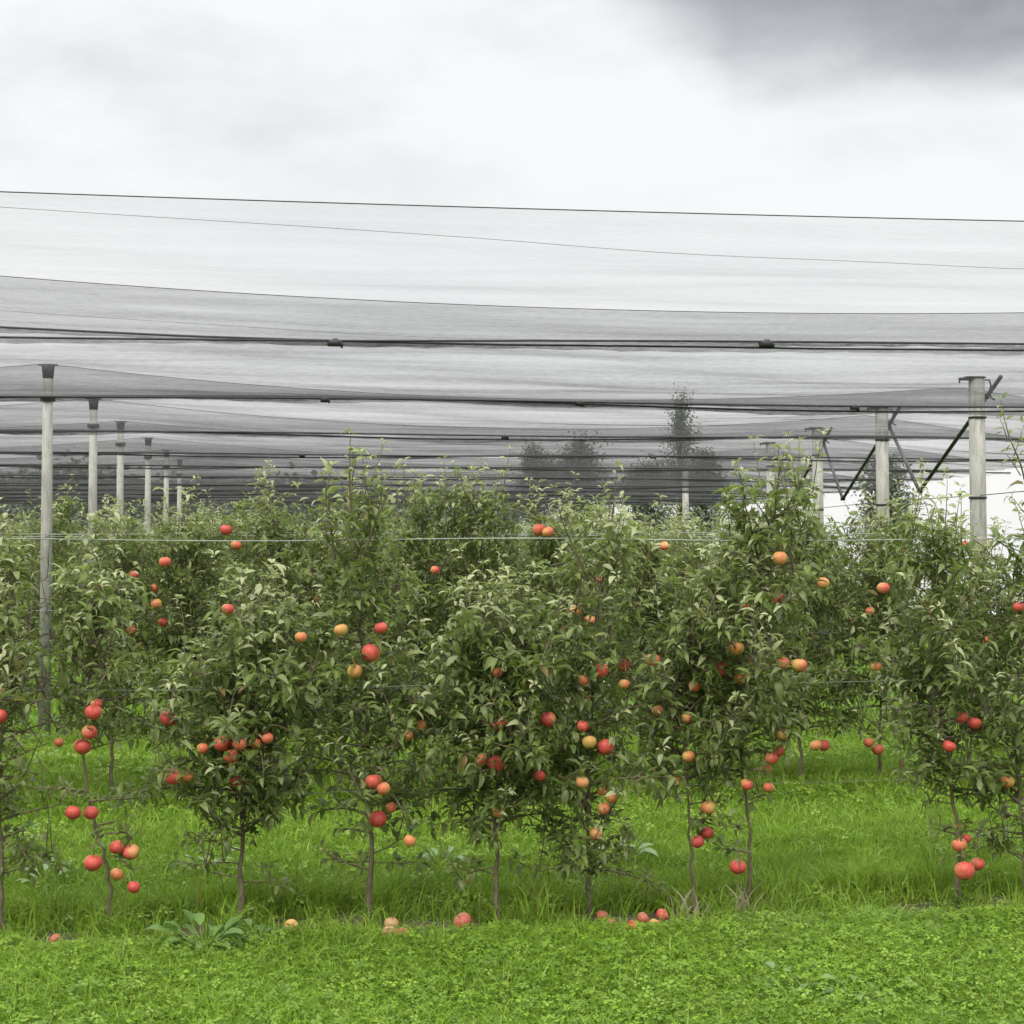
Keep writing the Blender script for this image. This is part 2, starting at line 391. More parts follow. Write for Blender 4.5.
def apple_mesh(name, mat, squash=.9, seed=0):
    r = random.Random(seed); mb = MB(); prof = []
    for i in range(17):
        f = -math.pi / 2 + math.pi * i / 16; rr = math.cos(f); z = math.sin(f) * squash
        rr *= 1 + .06 * math.sin(f)                                  # broad shoulders, narrower at the eye
        if f > 1.0: z -= .24 * ((f - 1.0) / .57) ** 2               # stalk cavity
        if f < -1.1: z += .12 * ((-f - 1.1) / .47) ** 2             # eye basin
        prof.append((max(.004, rr), z))
    mb.rings(prof, 24); v = mb.v[0]
    ang = np.arctan2(v[:, 1], v[:, 0]); rad = np.hypot(v[:, 0], v[:, 1])
    lob = 1 + .02 * np.cos(5 * ang + seed) + .03 * np.cos(ang + seed * 2)
    v[:, 0] *= lob; v[:, 1] *= lob
    mb.v[0] = v * .04; return mb.mesh(name, mat)
AM = {k: [apple_mesh('apple', M[k], sq, i + 3) for i, sq in enumerate((.86, .93))] for k in ('red', 'orange', 'yellow', 'rotten')}
_st = MB(); _st.tube([(0, 0, .026), (.001, .001, .042), (.005, .002, .060)], [.0016, .0013, .002], 5)
STALK = _st.mesh('stalk', M['stalk'])
_cx = MB()
for _i in range(5):
    _a = _i * 1.2566; _cx.tube([(.003 * math.cos(_a), .003 * math.sin(_a), -.031), (.006 * math.cos(_a), .006 * math.sin(_a), -.0355), (.004 * math.cos(_a), .004 * math.sin(_a), -.038)], [.0016, .0014, .0004], 4)
CALYX = _cx.mesh('calyx', M['stalk'])

def add_apple(root, loc, rad, kind, r, lod):
    s = rad / .04
    o = link('apple', r.choice(AM[kind]), root, loc, (r.gauss(0, .25), r.gauss(0, .25), r.gauss(0, .7)))
    o.scale = (s, s, s)
    if kind == 'yellow': o['label'] = 'yellow apple with only a faint orange blush'
    if lod == 0:
        link('stalk', STALK, o); link('calyx', CALYX, o)
    return o

rnd = random.Random(5)
KIND = {'r': 'red', 'o': 'orange', 'y': 'yellow'}

# apples seen in the photograph: (x, y, diameter in pixels, colour); the tree is the one they hang on
row1 = [
 dict(tr=[(-140, 938), (-140, 800), (-135, 700), (-130, 560)], half=.40, zb=840, n=26, dens=.9, ap=[(-120, 760, 18, 'r'), (-160, 720, 18, 'o')],
      lab='apple tree cut off by the left border of the picture', r=.016),
 dict(tr=[(4, 940), (2, 850), (0, 760), (8, 680), (12, 570)], half=.27, zb=860, n=24, dens=.95, ap=[(0, 716, 16, 'r'), (-22, 790, 17, 'r')],
      lab='apple tree at the far left with its trunk half cut by the frame', r=.014),
 dict(tr=[(112, 942), (112, 885), (103, 845), (90, 805), (84, 740), (90, 680), (104, 600)], half=.30, zb=720, n=22, dens=.75,
      ap=[(94, 712, 17, 'r'), (90, 732, 16, 'r'), (83, 746, 18, 'r'), (74, 812, 16, 'r'), (92, 812, 15, 'r'), (94, 862, 19, 'r'), (118, 846, 15, 'r'), (132, 851, 18, 'r'), (118, 873, 14, 'o'), (135, 886, 13, 'r'), (97, 704, 12, 'r')],
      lab='sparse apple tree with bent bare lower trunk and red apples close to the grass', r=.013, low=[(790, -1, .26), (800, 1, .18), (825, 1, .12)]),
 dict(tr=[(242, 932), (243, 830), (240, 740), (252, 670), (268, 628)], short=1, half=.42, zb=848, n=40, dens=1.1,
      ap=[(169, 718, 18, 'r'), (173, 776, 18, 'r'), (188, 775, 15, 'o'), (222, 743, 17, 'r'), (233, 741, 15, 'r'), (240, 744, 14, 'o'), (232, 756, 17, 'o'), (239, 782, 17, 'r'), (256, 743, 13, 'o'), (265, 737, 16, 'r'), (203, 748, 12, 'o'), (301, 637, 13, 'o'), (228, 609, 13, 'r')],
      lab='dense dark apple tree with a straight trunk and red apples clustered beside its stem', r=.015),
 dict(tr=[(370, 940), (371, 840), (370, 730), (360, 630), (354, 560), (351, 505)], lead=[(352, 525, 350, 436), (335, 560, 322, 476), (362, 560, 392, 470)], half=.38, zb=845, n=36, dens=.9,
      ap=[(371, 653, 20, 'r'), (355, 671, 16, 'y'), (381, 628, 14, 'r'), (341, 630, 15, 'y'), (374, 781, 18, 'r'), (384, 788, 14, 'o'), (378, 818, 19, 'r'), (391, 807, 11, 'o'), (410, 840, 13, 'o'), (420, 725, 13, 'y'), (408, 735, 11, 'o'), (268, 738, 12, 'o')],
      lab='apple tree whose tall leafy leader rises highest against the grey net', r=.016, low=[(778, 1, .45), (770, -1, .3)]),
 dict(tr=[(497, 936), (497, 840), (495, 740), (500, 670), (506, 628)], short=1, half=.42, zb=842, n=42, dens=1.1,
      ap=[(497, 763, 19, 'r'), (481, 760, 15, 'o'), (498, 811, 13, 'o'), (548, 719, 17, 'r'), (540, 775, 12, 'r'), (502, 722, 11, 'o'), (495, 726, 11, 'o'), (498, 672, 10, 'o')],
      lab='short apple tree with pale upright shoots and one bright red apple at its centre', r=.015),
 dict(tr=[(587, 930), (588, 830), (590, 720), (598, 620), (604, 570), (608, 545)], lead=[(606, 570, 613, 468), (592, 590, 556, 486)], half=.36, zb=880, n=34, dens=.9,
      ap=[(600, 670, 18, 'r'), (623, 665, 15, 'r'), (653, 660, 16, 'o'), (605, 747, 19, 'r'), (589, 742, 16, 'y'), (582, 726, 13, 'r'), (582, 782, 14, 'o'), (602, 790, 12, 'y'), (611, 797, 14, 'y'), (603, 808, 14, 'o'), (595, 833, 15, 'o'), (657, 710, 11, 'o'), (583, 680, 12, 'o'), (624, 684, 12, 'o')],
      lab='apple tree with leaves almost down to its base and fallen apples beside it', r=.014, low=[(872, 1, .12), (868, -1, .1)]),
 dict(tr=[(692, 915), (691, 850), (687, 790), (682, 720), (690, 640)], half=.30, zb=800, n=24, dens=.85,
      ap=[(706, 832, 15, 'r'), (697, 841, 14, 'r'), (708, 807, 16, 'o'), (694, 686, 13, 'r'), (688, 756, 14, 'o'), (674, 780, 12, 'o'), (686, 718, 10, 'o')],
      lab='thin gappy apple tree with a pair of red apples hanging low on it', r=.010),
 dict(tr=[(745, 912), (750, 865), (744, 790), (736, 700), (748, 600), (766, 540), (774, 510)], lead=[(772, 530, 781, 450), (758, 560, 738, 464)], half=.40, zb=760, n=36, dens=.95,
      ap=[(736, 648, 17, 'y'), (721, 669, 17, 'r'), (754, 664, 18, 'o'), (741, 678, 18, 'y'), (783, 663, 14, 'o'), (799, 665, 17, 'o'), (780, 558, 16, 'o'), (775, 598, 17, 'r'), (745, 607, 13, 'r'), (737, 866, 18, 'r'), (771, 758, 15, 'r'), (778, 751, 13, 'r'), (766, 769, 12, 'o'), (746, 784, 14, 'r'), (782, 734, 13, 'o'), (768, 787, 12, 'o')],
      lab='apple tree with yellow and red apples in one group above its crooked bare trunk', r=.013, low=[(752, 1, .2), (850, -1, .12), (770, -1, .2)]),
 dict(tr=[(960, 905), (957, 840), (949, 780), (938, 700), (930, 620), (940, 545)], half=.36, zb=800, n=34, dens=1.0,
      ap=[(961, 717, 15, 'r'), (974, 723, 14, 'r'), (948, 746, 15, 'r'), (958, 844, 17, 'o'), (963, 870, 22, 'r'), (976, 863, 15, 'r'), (1006, 781, 16, 'y'), (883, 588, 14, 'r'), (875, 666, 13, 'o'), (964, 838, 12, 'r')],
      lab='apple tree with three red apples hanging at the foot of its trunk', r=.015, low=[(830, 1, .10), (832, -1, .08)]),
 dict(tr=[(1026, 908), (1022, 830), (1014, 720), (1026, 620), (1034, 540)], half=.32, zb=845, n=32, dens=.95, lead=[(1030, 500, 994, 402), (1034, 560, 1030, 498), (1040, 600, 1046, 440)],
      ap=[(1018, 607, 12, 'r'), (1040, 700, 16, 'r')], lab='apple tree at the right border, one tall shoot leaning before the end post', r=.014),
 dict(tr=[(1160, 905), (1160, 700), (1158, 520)], half=.4, zb=840, n=30, dens=.9, ap=[(1130, 760, 17, 'r')], lab='apple tree cut off by the right border of the picture', r=.015),
]
for i, t in enumerate(row1):
    T = AppleTree(100 + i); jv = rnd.uniform(-.04, .04)
    pts = [P(x, y, ROW1 + jv + rnd.uniform(-.03, .03) * (j > 0)) for j, (x, y) in enumerate(t['tr'])]
    pts[0][2] = -.02
    T.trunk(pts, t['r'], .004)
    zb = P(t['tr'][0][0], t['zb'], ROW1)[2]
    T.crown(zb, pts[-1][2], t['half'], int(t['n'] * 1.5), t['dens'] * 1.12, 1.3, .5, 1.12, .9)
    for (py, sgn, L) in t.get('low', ()):
        z = P(t['tr'][0][0], py, ROW1)[2]
        T.branch(T.at(z), (sgn, rnd.uniform(-.5, .3), .25), L, .006, .1, .8)
    for _ in range(4):
        q = T.at(pts[-1][2] - rnd.uniform(.06, .4)) + (rnd.uniform(-.1, .1), rnd.uniform(-.08, .08), 0)
        T.shoot(q, (rnd.gauss(0, .25), rnd.gauss(0, .2), 1), rnd.uniform(.10, .2) if t.get('short') else rnd.uniform(.16, .32), .004, .95, 1, 1.4)
    zl = P(t['tr'][0][0], t['zb'], ROW1)[2]                       # ragged short leafy growth low on the stem
    for _ in range(4):
        T.branch(T.at(rnd.uniform(max(.2, zl - .22), zl + .1)), (rnd.choice((-1, 1)), rnd.uniform(-.8, .6), rnd.uniform(-.1, .6)), rnd.uniform(.08, .24), .004, .05, 1.1, 1.4, .4, .95)
    for (x0, y0, x1, y1) in t.get('lead', ()):
        a, b = P(x0, y0, ROW1 - .05), P(x1, y1, ROW1 - .12)
        T.shoot(a, b - a, float(np.linalg.norm(b - a)), .006, .5, 1, 1.1); T.nodes.append((a, unit(b - a)))
        for f in (.25, .45, .62): T.shoot(a + (b - a) * f, (rnd.uniform(-.6, .6), rnd.uniform(-.4, .4), .8), rnd.uniform(.08, .16), .003, .4, 1, 1.)
    ap = []
    for (x, y, dpx, k) in t['ap']:
        v = ROW1 - rnd.uniform(.06, .24); pa = P(x, y, v)
        rad = np.clip(dpx / 2 / FPX * v * .96, .025, .045)
        ap.append((pa, rad, KIND[k])); T.apple_spur(pa)
    T.finish(t['lab'], 'apple tree', 'apple trees of the front row', ap, 0)
# tall water shoots of the right-hand tree and of the leader trees are part of their crowns (see trunk paths)

row2 = [(-150, 500, []), (-70, 510, []), (0, 520, [(60, 742, 10, 'o')]), (112, 500, [(165, 562, 12, 'r'), (134, 575, 10, 'r'), (155, 588, 9, 'o'), (157, 604, 11, 'y'), (163, 622, 9, 'r'), (132, 630, 10, 'r')]),
        (200, 490, [(226, 530, 12, 'r'), (236, 545, 11, 'o'), (246, 655, 11, 'o'), (240, 626, 10, 'r')]), (272, 470, [(300, 700, 11, 'o')]), (340, 500, []),
        (424, 462, [(435, 570, 8, 'r'), (430, 700, 11, 'r')]), (492, 448, [(488, 670, 11, 'r'), (539, 530, 15, 'r'), (548, 532, 12, 'o')]), (565, 480, [(574, 610, 13, 'o'), (598, 580, 9, 'o'), (590, 620, 12, 'o')]),
        (640, 500, [(664, 546, 10, 'o'), (590, 700, 11, 'o')]), (722, 520, []), (800, 475, [(823, 583, 13, 'o'), (815, 745, 13, 'o'), (823, 745, 13, 'r')]),
        (879, 500, [(868, 742, 11, 'o'), (877, 749, 13, 'o'), (870, 611, 9, 'o')]), (968, 520, [(965, 545, 11, 'r'), (985, 640, 11, 'r')]), (1052, 505, []), (1140, 500, [])]
ordn = ['first', 'second', 'third', 'fourth', 'fifth', 'sixth', 'seventh', 'eighth', 'ninth', 'tenth', 'eleventh', 'twelfth', 'thirteenth', 'fourteenth', 'fifteenth', 'sixteenth', 'seventeenth']
v2 = row_v(1)
for i, (px, py, aps) in enumerate(row2):
    T = AppleTree(300 + i); b = P(px, 800, v2); b[2] = -.02
    topz = P(px, py, v2)[2]; ln = rnd.uniform(-.12, .12)
    pts = [b, b + (ln * .2, rnd.uniform(-.03, .03), .5), b + (ln * .5, rnd.uniform(-.05, .05), 1.1), (b[0] + ln, b[1], topz - .12)]
    pts[-1] = (pts[-1][0], pts[-1][1], topz - .34)
    T.trunk(pts, .017, .004)
    clear = px == 879
    T.crown(.50 if clear else rnd.uniform(.28, .42), topz - .32, .55 if clear else rnd.uniform(.46, .58), 62, 1.08, 1.25, .42, 1.1, .85)
    for _ in range(3 if py > 495 else 5):
        q = T.at(rnd.uniform(topz - .62, topz - .36)) + (rnd.uniform(-.16, .16), rnd.uniform(-.1, .1), rnd.uniform(-.05, .08))
        T.shoot(q, (rnd.gauss(0, .16), rnd.gauss(0, .12), 1), min(topz - q[2], rnd.uniform(.22, .52)), .0045, .9, 1, 1.45)
    ap = []
    for (x, y, dpx, k) in aps:
        v = v2 - rnd.uniform(.1, .3); pa = P(x, y, v)
        ap.append((pa, np.clip(dpx / 2 / FPX * v, .03, .047), KIND[k])); T.apple_spur(pa)
    lab = 'bushy second-row apple tree showing its short bare trunk in an open grassy gap' if clear else \
          '%s apple tree from the left in the second row, seen behind the front trees' % ordn[i]
    T.finish(lab, 'apple tree', 'apple trees of the second row', ap, 1)

# rows further back: a few grown trees, copied
protos = []
for i in range(6):
    T = AppleTree(500 + i); h = 1.56 + .05 * i; T.trunk([(0, 0, -.02), (.03 * (i - 3) * .4, 0, .6), (0, .03, 1.2), (.02 * (i - 2), 0, h)], .017, .004)
    T.crown(.42, h, .47, 42, 1.1, 1.2, .45, 1.15, .8)
    tw = T.wood.mesh('trunk', M['bark']); cr = leaf_mesh('crown', T.lv.arrays(), M['leaf'], 1, .55)
    spots = [q for q, _ in T.nodes]; rr = random.Random(i)
    protos.append((tw, cr, [rr.choice(spots) for _ in range(5)]))
rowname = ['', '', 'third', 'fourth', 'fifth', 'sixth', 'seventh', 'eighth', 'ninth', 'tenth', 'eleventh', 'twelfth']
NROWS = 12
def end_u(k): return 6.17 + .117 * (row_v(k) - row_v(2))
for k in range(2, NROWS):
    v = row_v(k); step = .58 if k < 4 else .72 if k < 7 else .95
    u0 = P(-150, 535, v)[0]; u1 = min(end_u(k) + .15, P(1180, 535, v)[0]); u = u0
    while u < u1:
        if k == 2 and abs(u + 2.0) < .5: u += .2; continue
        tw, cr, spots = protos[rnd.randrange(6)]
        root = empty('apple_tree', (u + rnd.uniform(-.1, .1), v + rnd.uniform(-.06, .06), 0.),
                     'small apple tree in the %s row back, mostly hidden, its crown top showing' % rowname[k], 'apple tree', 'apple trees of the %s row' % rowname[k])
        root.rotation_euler.z = rnd.uniform(0, 6.28); sc = rnd.uniform(.9, 1.05); root.scale = (sc, sc, sc * rnd.uniform(.95, 1.06))
        link('trunk', tw, root); link('crown', cr, root)
        if k == 2:
            for q in spots[:rnd.randint(2, 4)]: add_apple(root, q - np.array((0, 0, .06)), .038, rnd.choice(['red', 'orange', 'orange']), rnd, 1)
        u += step * rnd.uniform(.85, 1.15)

# ------------------------------------------------------------------ ground
def ground_z(u, v):
    u = np.asarray(u, float); v = np.asarray(v, float)
    z = .015 * np.sin(u * 1.7 + v * .6) * np.sin(v * 1.3 + .4) + .010 * np.sin(u * 4.1 + 1) * np.sin(v * 3.7)
    near = np.exp(-((v - ROW1 + 1.1) / .8) ** 2) * .015
    e = np.maximum(0, v - 49) ; z2 = -.08 * e - .0011 * np.minimum(e, 120) ** 2
    e2 = np.maximum(0, u - (10.5 + .117 * (v - 14))); z3 = -.10 * e2 - .002 * np.minimum(e2, 100) ** 2
    e3 = np.maximum(0, -30 - u); z4 = -.05 * e3
    return z + near + z2 + z3 + z4

def sinh_axis(lo, hi, c, n, k):
    t = np.linspace(-1, 1, n); s = np.sinh(k * t) / np.sinh(k)
    return c + np.where(s < 0, -s * (lo - c), s * (hi - c))
gx = sinh_axis(-420, 420, 1, 240, 5.2); gy = sinh_axis(-160, 560, 9, 260, 5.0)
GX, GY = np.meshgrid(gx, gy); GZ = ground_z(GX, GY)
nx, ny = len(gx), len(gy); idx = np.arange(nx * ny).reshape(ny, nx)
quads = np.stack([idx[:-1, :-1], idx[:-1, 1:], idx[1:, 1:], idx[1:, :-1]], -1).reshape(-1, 4)
m, nt, out = new_mat('meadow_ground')
geo = N(nt, 'ShaderNodeNewGeometry'); sep = N(nt, 'ShaderNodeSeparateXYZ'); nt.links.new(geo.outputs['Position'], sep.inputs[0])
nz = noise(nt, geo.outputs['Position'], 1.6, 5, .6); nf = noise(nt, geo.outputs['Position'], 26, 4, .7)
green = mix_rgb(nt, map_range(nt, nf, .3, .7), (.045, .105, .012), (.13, .235, .022))
soil = mix_rgb(nt, map_range(nt, nf, .3, .7), (.028, .02, .012), (.085, .06, .036))
pp = math_n(nt, 'PINGPONG', math_n(nt, 'SUBTRACT', sep.outputs[1], ROW1 - .05), ROWD / 2)   # distance to the nearest tree row
strip = map_range(nt, math_n(nt, 'ADD', pp, math_n(nt, 'MULTIPLY', math_n(nt, 'SUBTRACT', nz, .5), .9)), .10, .30, 1, 0, True)
endm = map_range(nt, math_n(nt, 'SUBTRACT', sep.outputs[0], math_n(nt, 'MULTIPLY', sep.outputs[1], .117)), 4.7, 5.3, 1, 0, True)
col = mix_rgb(nt, math_n(nt, 'MULTIPLY', strip, endm), green, soil)
p = N(nt, 'ShaderNodeBsdfPrincipled'); nt.links.new(col, p.inputs['Base Color']); p.inputs['Roughness'].default_value = .95
bp = N(nt, 'ShaderNodeBump'); bp.inputs['Strength'].default_value = .6; bp.inputs['Distance'].default_value = .02
nt.links.new(nf, bp.inputs['Height']); nt.links.new(bp.outputs[0], p.inputs['Normal']); nt.links.new(p.outputs[0], out.inputs[0])
tag(link('ground', np_mesh('ground', np.stack([GX, GY, GZ], -1), quads, None, m)), 'green grassy orchard ground falling away behind the rows', None, None, 'structure')

# ------------------------------------------------------------------ grass
rng = np.random.default_rng(11)
def patch(u, v):      # slow variation 0..1 over the meadow
    return .5 + .25 * np.sin(u * 1.9 + 1.3 * np.sin(v * 1.1)) * np.cos(v * 2.3 + u * .7) + .25 * np.sin(u * 5.3 + v * 4.1) * np.sin(v * 6.7 - u * 2.2)

def blades(u, v, h, w, lean, tint, young, dry):
    n = len(u); z = ground_z(u, v); az = rng.uniform(0, 2 * np.pi, n); fa = rng.uniform(0, 2 * np.pi, n)
    lx, ly = np.cos(az) * lean * h, np.sin(az) * lean * h; wx, wy = np.cos(fa) * w / 2, np.sin(fa) * w / 2
    V = np.empty((n, 5, 3))
    for i, (t, ww) in enumerate(((0, 1.), (0, -1.), (.55, .8), (.55, -.8), (1., 0))):
        V[:, i, 0] = u + lx * t ** 2 + wx * ww; V[:, i, 1] = v + ly * t ** 2 + wy * ww
        V[:, i, 2] = z - .004 + h * (t - .45 * lean * t ** 2)
    col = np.stack([tint, young, dry, np.ones(n)], 1)
    o = (np.arange(n) * 5)[:, None]
    return V.reshape(-1, 3), np.array([[0, 1, 3, 2]]) + o, np.array([[2, 3, 4]]) + o, np.repeat(col, 5, 0)

def clover(u, v, h, s, tint, young):
    n = len(u); z = ground_z(u, v) + h; a0 = rng.uniform(0, 2 * np.pi, n)
    tx, ty = rng.normal(0, .28, n), rng.normal(0, .28, n); V = np.empty((n, 12, 3))
    for k in range(3):
        a = a0 + k * 2.094
        for j, (rr, da) in enumerate(((0.05, 0), (.75, -.55), (1.05, 0), (.75, .55))):
            x = np.cos(a + da) * rr * s; y = np.sin(a + da) * rr * s
            V[:, k * 4 + j, 0] = u + x; V[:, k * 4 + j, 1] = v + y; V[:, k * 4 + j, 2] = z + x * tx + y * ty - (.12 * s if j == 2 else 0)
    o = (np.arange(n) * 12)[:, None, None]
    q = (np.array([[0, 1, 2, 3], [4, 5, 6, 7], [8, 9, 10, 11]])[None] + o).reshape(-1, 4)
    return V.reshape(-1, 3), q, np.repeat(np.stack([tint, young, np.zeros(n), np.ones(n)], 1), 12, 0)

def scatter(n, v0, v1, margin=2.0):
    v = np.sqrt(rng.uniform(v0 ** 2, v1 ** 2, n)); lo = np.tan(TH - np.arctan(512 / FPX)); hi = np.tan(TH + np.arctan(512 / FPX))
    u = rng.uniform(0, 1, n); u = v * lo - margin + u * (v * (hi - lo) + 2 * margin); return u, v

bare = [(P(x, 930, 7.16)[0], 7.16, r) for x, r in ((430, .20), (395, .14), (465, .14), (610, .14), (650, .16), (55, .16), (292, .10), (700, .1))]
_rb = random.Random(8); bare += [(_rb.uniform(-3, 3.6), 7.26 + _rb.uniform(-.08, .14), _rb.uniform(.05, .15)) for _ in range(26)]
def off_bare(u, v):
    k = np.ones(len(u), bool)
    for bu, bv, br in bare: k &= (np.hypot(u - bu, (v - bv) * .8) > br * rng.uniform(.5, 1.15, len(u)))
    return k
def low_edge(u, v): return np.clip((edge(u) - v) / .3, .5, 1)       # trodden short along the tree strip
VV, QQ, TT, CC = [], [], [], []; base_i = 0
def push(V, Q, T, Cc):
    global base_i
    VV.append(V); CC.append(Cc); QQ.append(Q + base_i)
    if T is not None: TT.append(T + base_i)
    base_i += len(V)
def edge(u): return ROW1 - .10 + .06 * np.sin(u * 3.1) + .05 * np.sin(u * 9.7 + 1) + .04 * np.sin(u * 23 + 2 * np.sin(u * 5))     # where the mown headland stops
# headland in front: clover-like ground leaves and grass
u, v = scatter(88000, 5.0, 7.4); k = v < edge(u) + rng.normal(0, .08, len(u)); u, v = u[k], v[k]; pt = patch(u, v)
kk = rng.random(len(u)) < .55 + .5 * pt
kk &= off_bare(u, v); u, v, pt = u[kk], v[kk], pt[kk]; n = len(u)
V, Q, Cc = clover(u, v, rng.uniform(.02, .085, n) * low_edge(u, v), rng.gamma(5, .0026, n).clip(.008, .032), np.clip(.25 + .5 * pt + rng.normal(0, .22, n), 0, 1), np.clip(rng.normal(.05, .14, n), 0, .6)); push(V, Q, None, Cc)
u, v = scatter(112000, 5.0, 7.4); k = v < edge(u) + rng.normal(0, .12, len(u)); k &= off_bare(u, v); u, v = u[k], v[k]; n = len(u); pt = patch(u * .8 + 3, v)
push(*blades(u, v, rng.uniform(.04, .115, n) * (.7 + .7 * pt) * low_edge(u, v), rng.uniform(.003, .0075, n), rng.uniform(.2, 1.0, n), np.clip(.3 + .5 * pt + rng.normal(0, .22, n), 0, 1), np.clip(rng.normal(.08, .15, n), 0, .7), (rng.random(n) < .045) * .9))
u, v = scatter(7500, 5.0, 7.3); k = off_bare(u, v); u, v = u[k], v[k]; n = len(u)          # longer blades that arch over the rest
push(*blades(u, v, rng.uniform(.08, .19, n), rng.uniform(.003, .006, n), rng.uniform(.7, 1.5, n), np.clip(rng.normal(.6, .3, n), 0, 1), np.clip(rng.normal(.2, .2, n), 0, .8), (rng.random(n) < .06) * .8))
for v0, v1, cnt, ss in ((7.25, 10.4, 30000, 1.15), (10.4, 14.6, 26000, 1.7)):              # broad leaves among the alley grass, some coloured paler as sky reflection
    u, v = scatter(cnt, v0, v1); pt = patch(u * 1.3 + 1, v * 1.1 + 2); k = (rng.random(len(u)) < 1.6 * (pt - .35)) & off_bare(u, v); u, v, pt = u[k], v[k], pt[k]; n = len(u)
    V, Q, Cc = clover(u, v, rng.uniform(.03, .11, n), rng.gamma(5, .003, n).clip(.008, .04) * ss, np.clip(.2 + .5 * pt + rng.normal(0, .25, n), 0, 1), np.clip(rng.normal(.12, .25, n), 0, .9)); push(V, Q, None, Cc)
cu, cv = scatter(1500, 5.0, 7.4); ci = np.repeat(np.arange(1500), 26); n = len(ci); cs = rng.uniform(.02, .06, 1500)      # clumps
u = cu[ci] + rng.normal(0, 1, n) * cs[ci]; v = cv[ci] + rng.normal(0, 1, n) * cs[ci]; k = off_bare(u, v) & (v < edge(u) + .12); u, v, ci = u[k], v[k], ci[k]; n = len(u)
ch = rng.uniform(.06, .15, 1500); ct = rng.uniform(0, 1, 1500); cy_ = rng.uniform(0, .5, 1500)
push(*blades(u, v, ch[ci] * rng.uniform(.6, 1.1, n), rng.uniform(.003, .007, n), rng.uniform(.4, 1.3, n), np.clip(ct[ci] + rng.normal(0, .15, n), 0, 1), np.clip(cy_[ci] + rng.normal(0, .1, n), 0, .9), (rng.random(n) < .03) * .8))
cu, cv = scatter(2600, 7.4, 14.4, .6); ci = np.repeat(np.arange(2600), 22); n = len(ci); cs = rng.uniform(.02, .08, 2600)
u = cu[ci] + rng.normal(0, 1, n) * cs[ci]; v = cv[ci] + rng.normal(0, 1, n) * cs[ci]
ch = rng.uniform(.06, .2, 2600); ct = rng.uniform(0, 1, 2600); cy_ = rng.uniform(0, .5, 2600)
push(*blades(u, v, ch[ci] * rng.uniform(.6, 1.1, n), rng.uniform(.004, .009, n), rng.uniform(.4, 1.3, n), np.clip(ct[ci] + rng.normal(0, .15, n), 0, 1), np.clip(cy_[ci] + rng.normal(0, .1, n), 0, .9), (rng.random(n) < .04) * .8))
# alleys behind the front row, thinner on the tree strips
for v0, v1, cnt, hs, ws in ((7.0, 9.6, 145000, 1.15, 1.1), (9.6, 14.0, 160000, 1.0, 1.6), (14.0, 30., 110000, 1.0, 3.2)):
    u, v = scatter(cnt, v0, v1); dr = np.abs((v - ROW1 + ROWD / 2) % ROWD - ROWD / 2)
    k = (v > edge(u)) & off_bare(u, v) & (rng.random(len(u)) < np.clip(.40 + (dr - .08) * 2.6 + .9 * (patch(u * 1.4, v * 1.2) - .45), .05, 1)); u, v = u[k], v[k]; n = len(u); pt = patch(u, v + 5); dr = dr[k]
    tall = 1 + 1.3 * np.exp(-((dr - .22) / .16) ** 2)
    push(*blades(u, v, rng.uniform(.05, .12, n) * hs * tall * (.45 + .9 * patch(u * 2.3, v * 1.9 + 1)), rng.uniform(.004, .0075, n) * ws, rng.uniform(.2, 1.1, n), np.clip(.10 + .75 * pt + rng.normal(0, .25, n), 0, 1), np.clip(rng.normal(.05, .18, n), 0, .8), (rng.random(n) < .03 + .12 * (dr < .3)) * .8))
tag(link('grass', np_mesh('grass', np.concatenate(VV), np.concatenate(QQ), np.concatenate(TT), M['grass'], True, {'leaf': np.concatenate(CC)})), 'lush bright green grass with clover leaves between the rows', 'grass', None, 'stuff')

# ------------------------------------------------------------------ weeds and tall grass one can point at
def weed(name, px, py, n, L, label, mat='weed', young=.2, up=.5, v=None, wid=.42, group=None):
    r = random.Random(px * 7 + py); 
    if v is None:
        d = CAMZ * FPX / (py - HY); a = math.atan((px - CX) / FPX); v = d * math.cos(TH) - d * math.tan(a) * math.sin(TH)
    b = P(px, py, v); b[2] = float(ground_z(b[0], b[1])); L *= 1.05; lv = Leaves(); mb = MB()
    for i in range(n):
        g = i * 2.4 + r.uniform(-.3, .3); e = r.uniform(.25, 1.0) * up + .15
        a = np.array((math.cos(g) * math.cos(e), math.sin(g) * math.cos(e), math.sin(e))); pl = r.uniform(.05, .10) + .7 * L * (i / n)
        q = b + a * pl; mb.tube([b, (b + q) / 2 + (0, 0, .01), q], [.004, .003, .002], 5)
        l = L * r.uniform(.65, 1.15); lv.add(q, a, (r.gauss(0, .2), r.gauss(0, .2), 1), l, l * wid * r.uniform(.85, 1.15), r.uniform(.25, .75), (r.random(), max(0, young + r.uniform(-.15, .2)), 0))
    root = empty(name, b, label, 'weed', group)
    link('stem', mb.mesh('stem', M['stake'] if mat == 'straw' else M['weed_stem'], True, b), root); link('leaves', leaf_mesh('leaves', lv.arrays(), M[mat], 0, .45, b), root)
M['weed_stem'] = plain_mat('weed_stem', (.08, .13, .03), (.14, .2, .05), 60, .7, .1)
weed('dock_plant', 205, 955, 34, .105, 'broad-leaved dock plant in front of the dark straight-trunked tree', 'weed', .1, .7)
weed('dock_plant', 262, 950, 16, .09, 'small dock plant beside the lone fallen apple on the left', 'weed', .1, .6)
weed('broadleaf_weed', 795, 1000, 16, .06, 'pale round-leaved weed in the foreground grass', 'weed', .3, .6, None, .75)
weed('broadleaf_weed', 850, 1008, 14, .055, 'low pale weed near the bottom edge on the right', 'weed', .3, .5, None, .7)
weed('broadleaf_weed', 45, 888, 12, .11, 'silvery weed in the alley left of the bent bare trunk', 'weed', .7, .8)
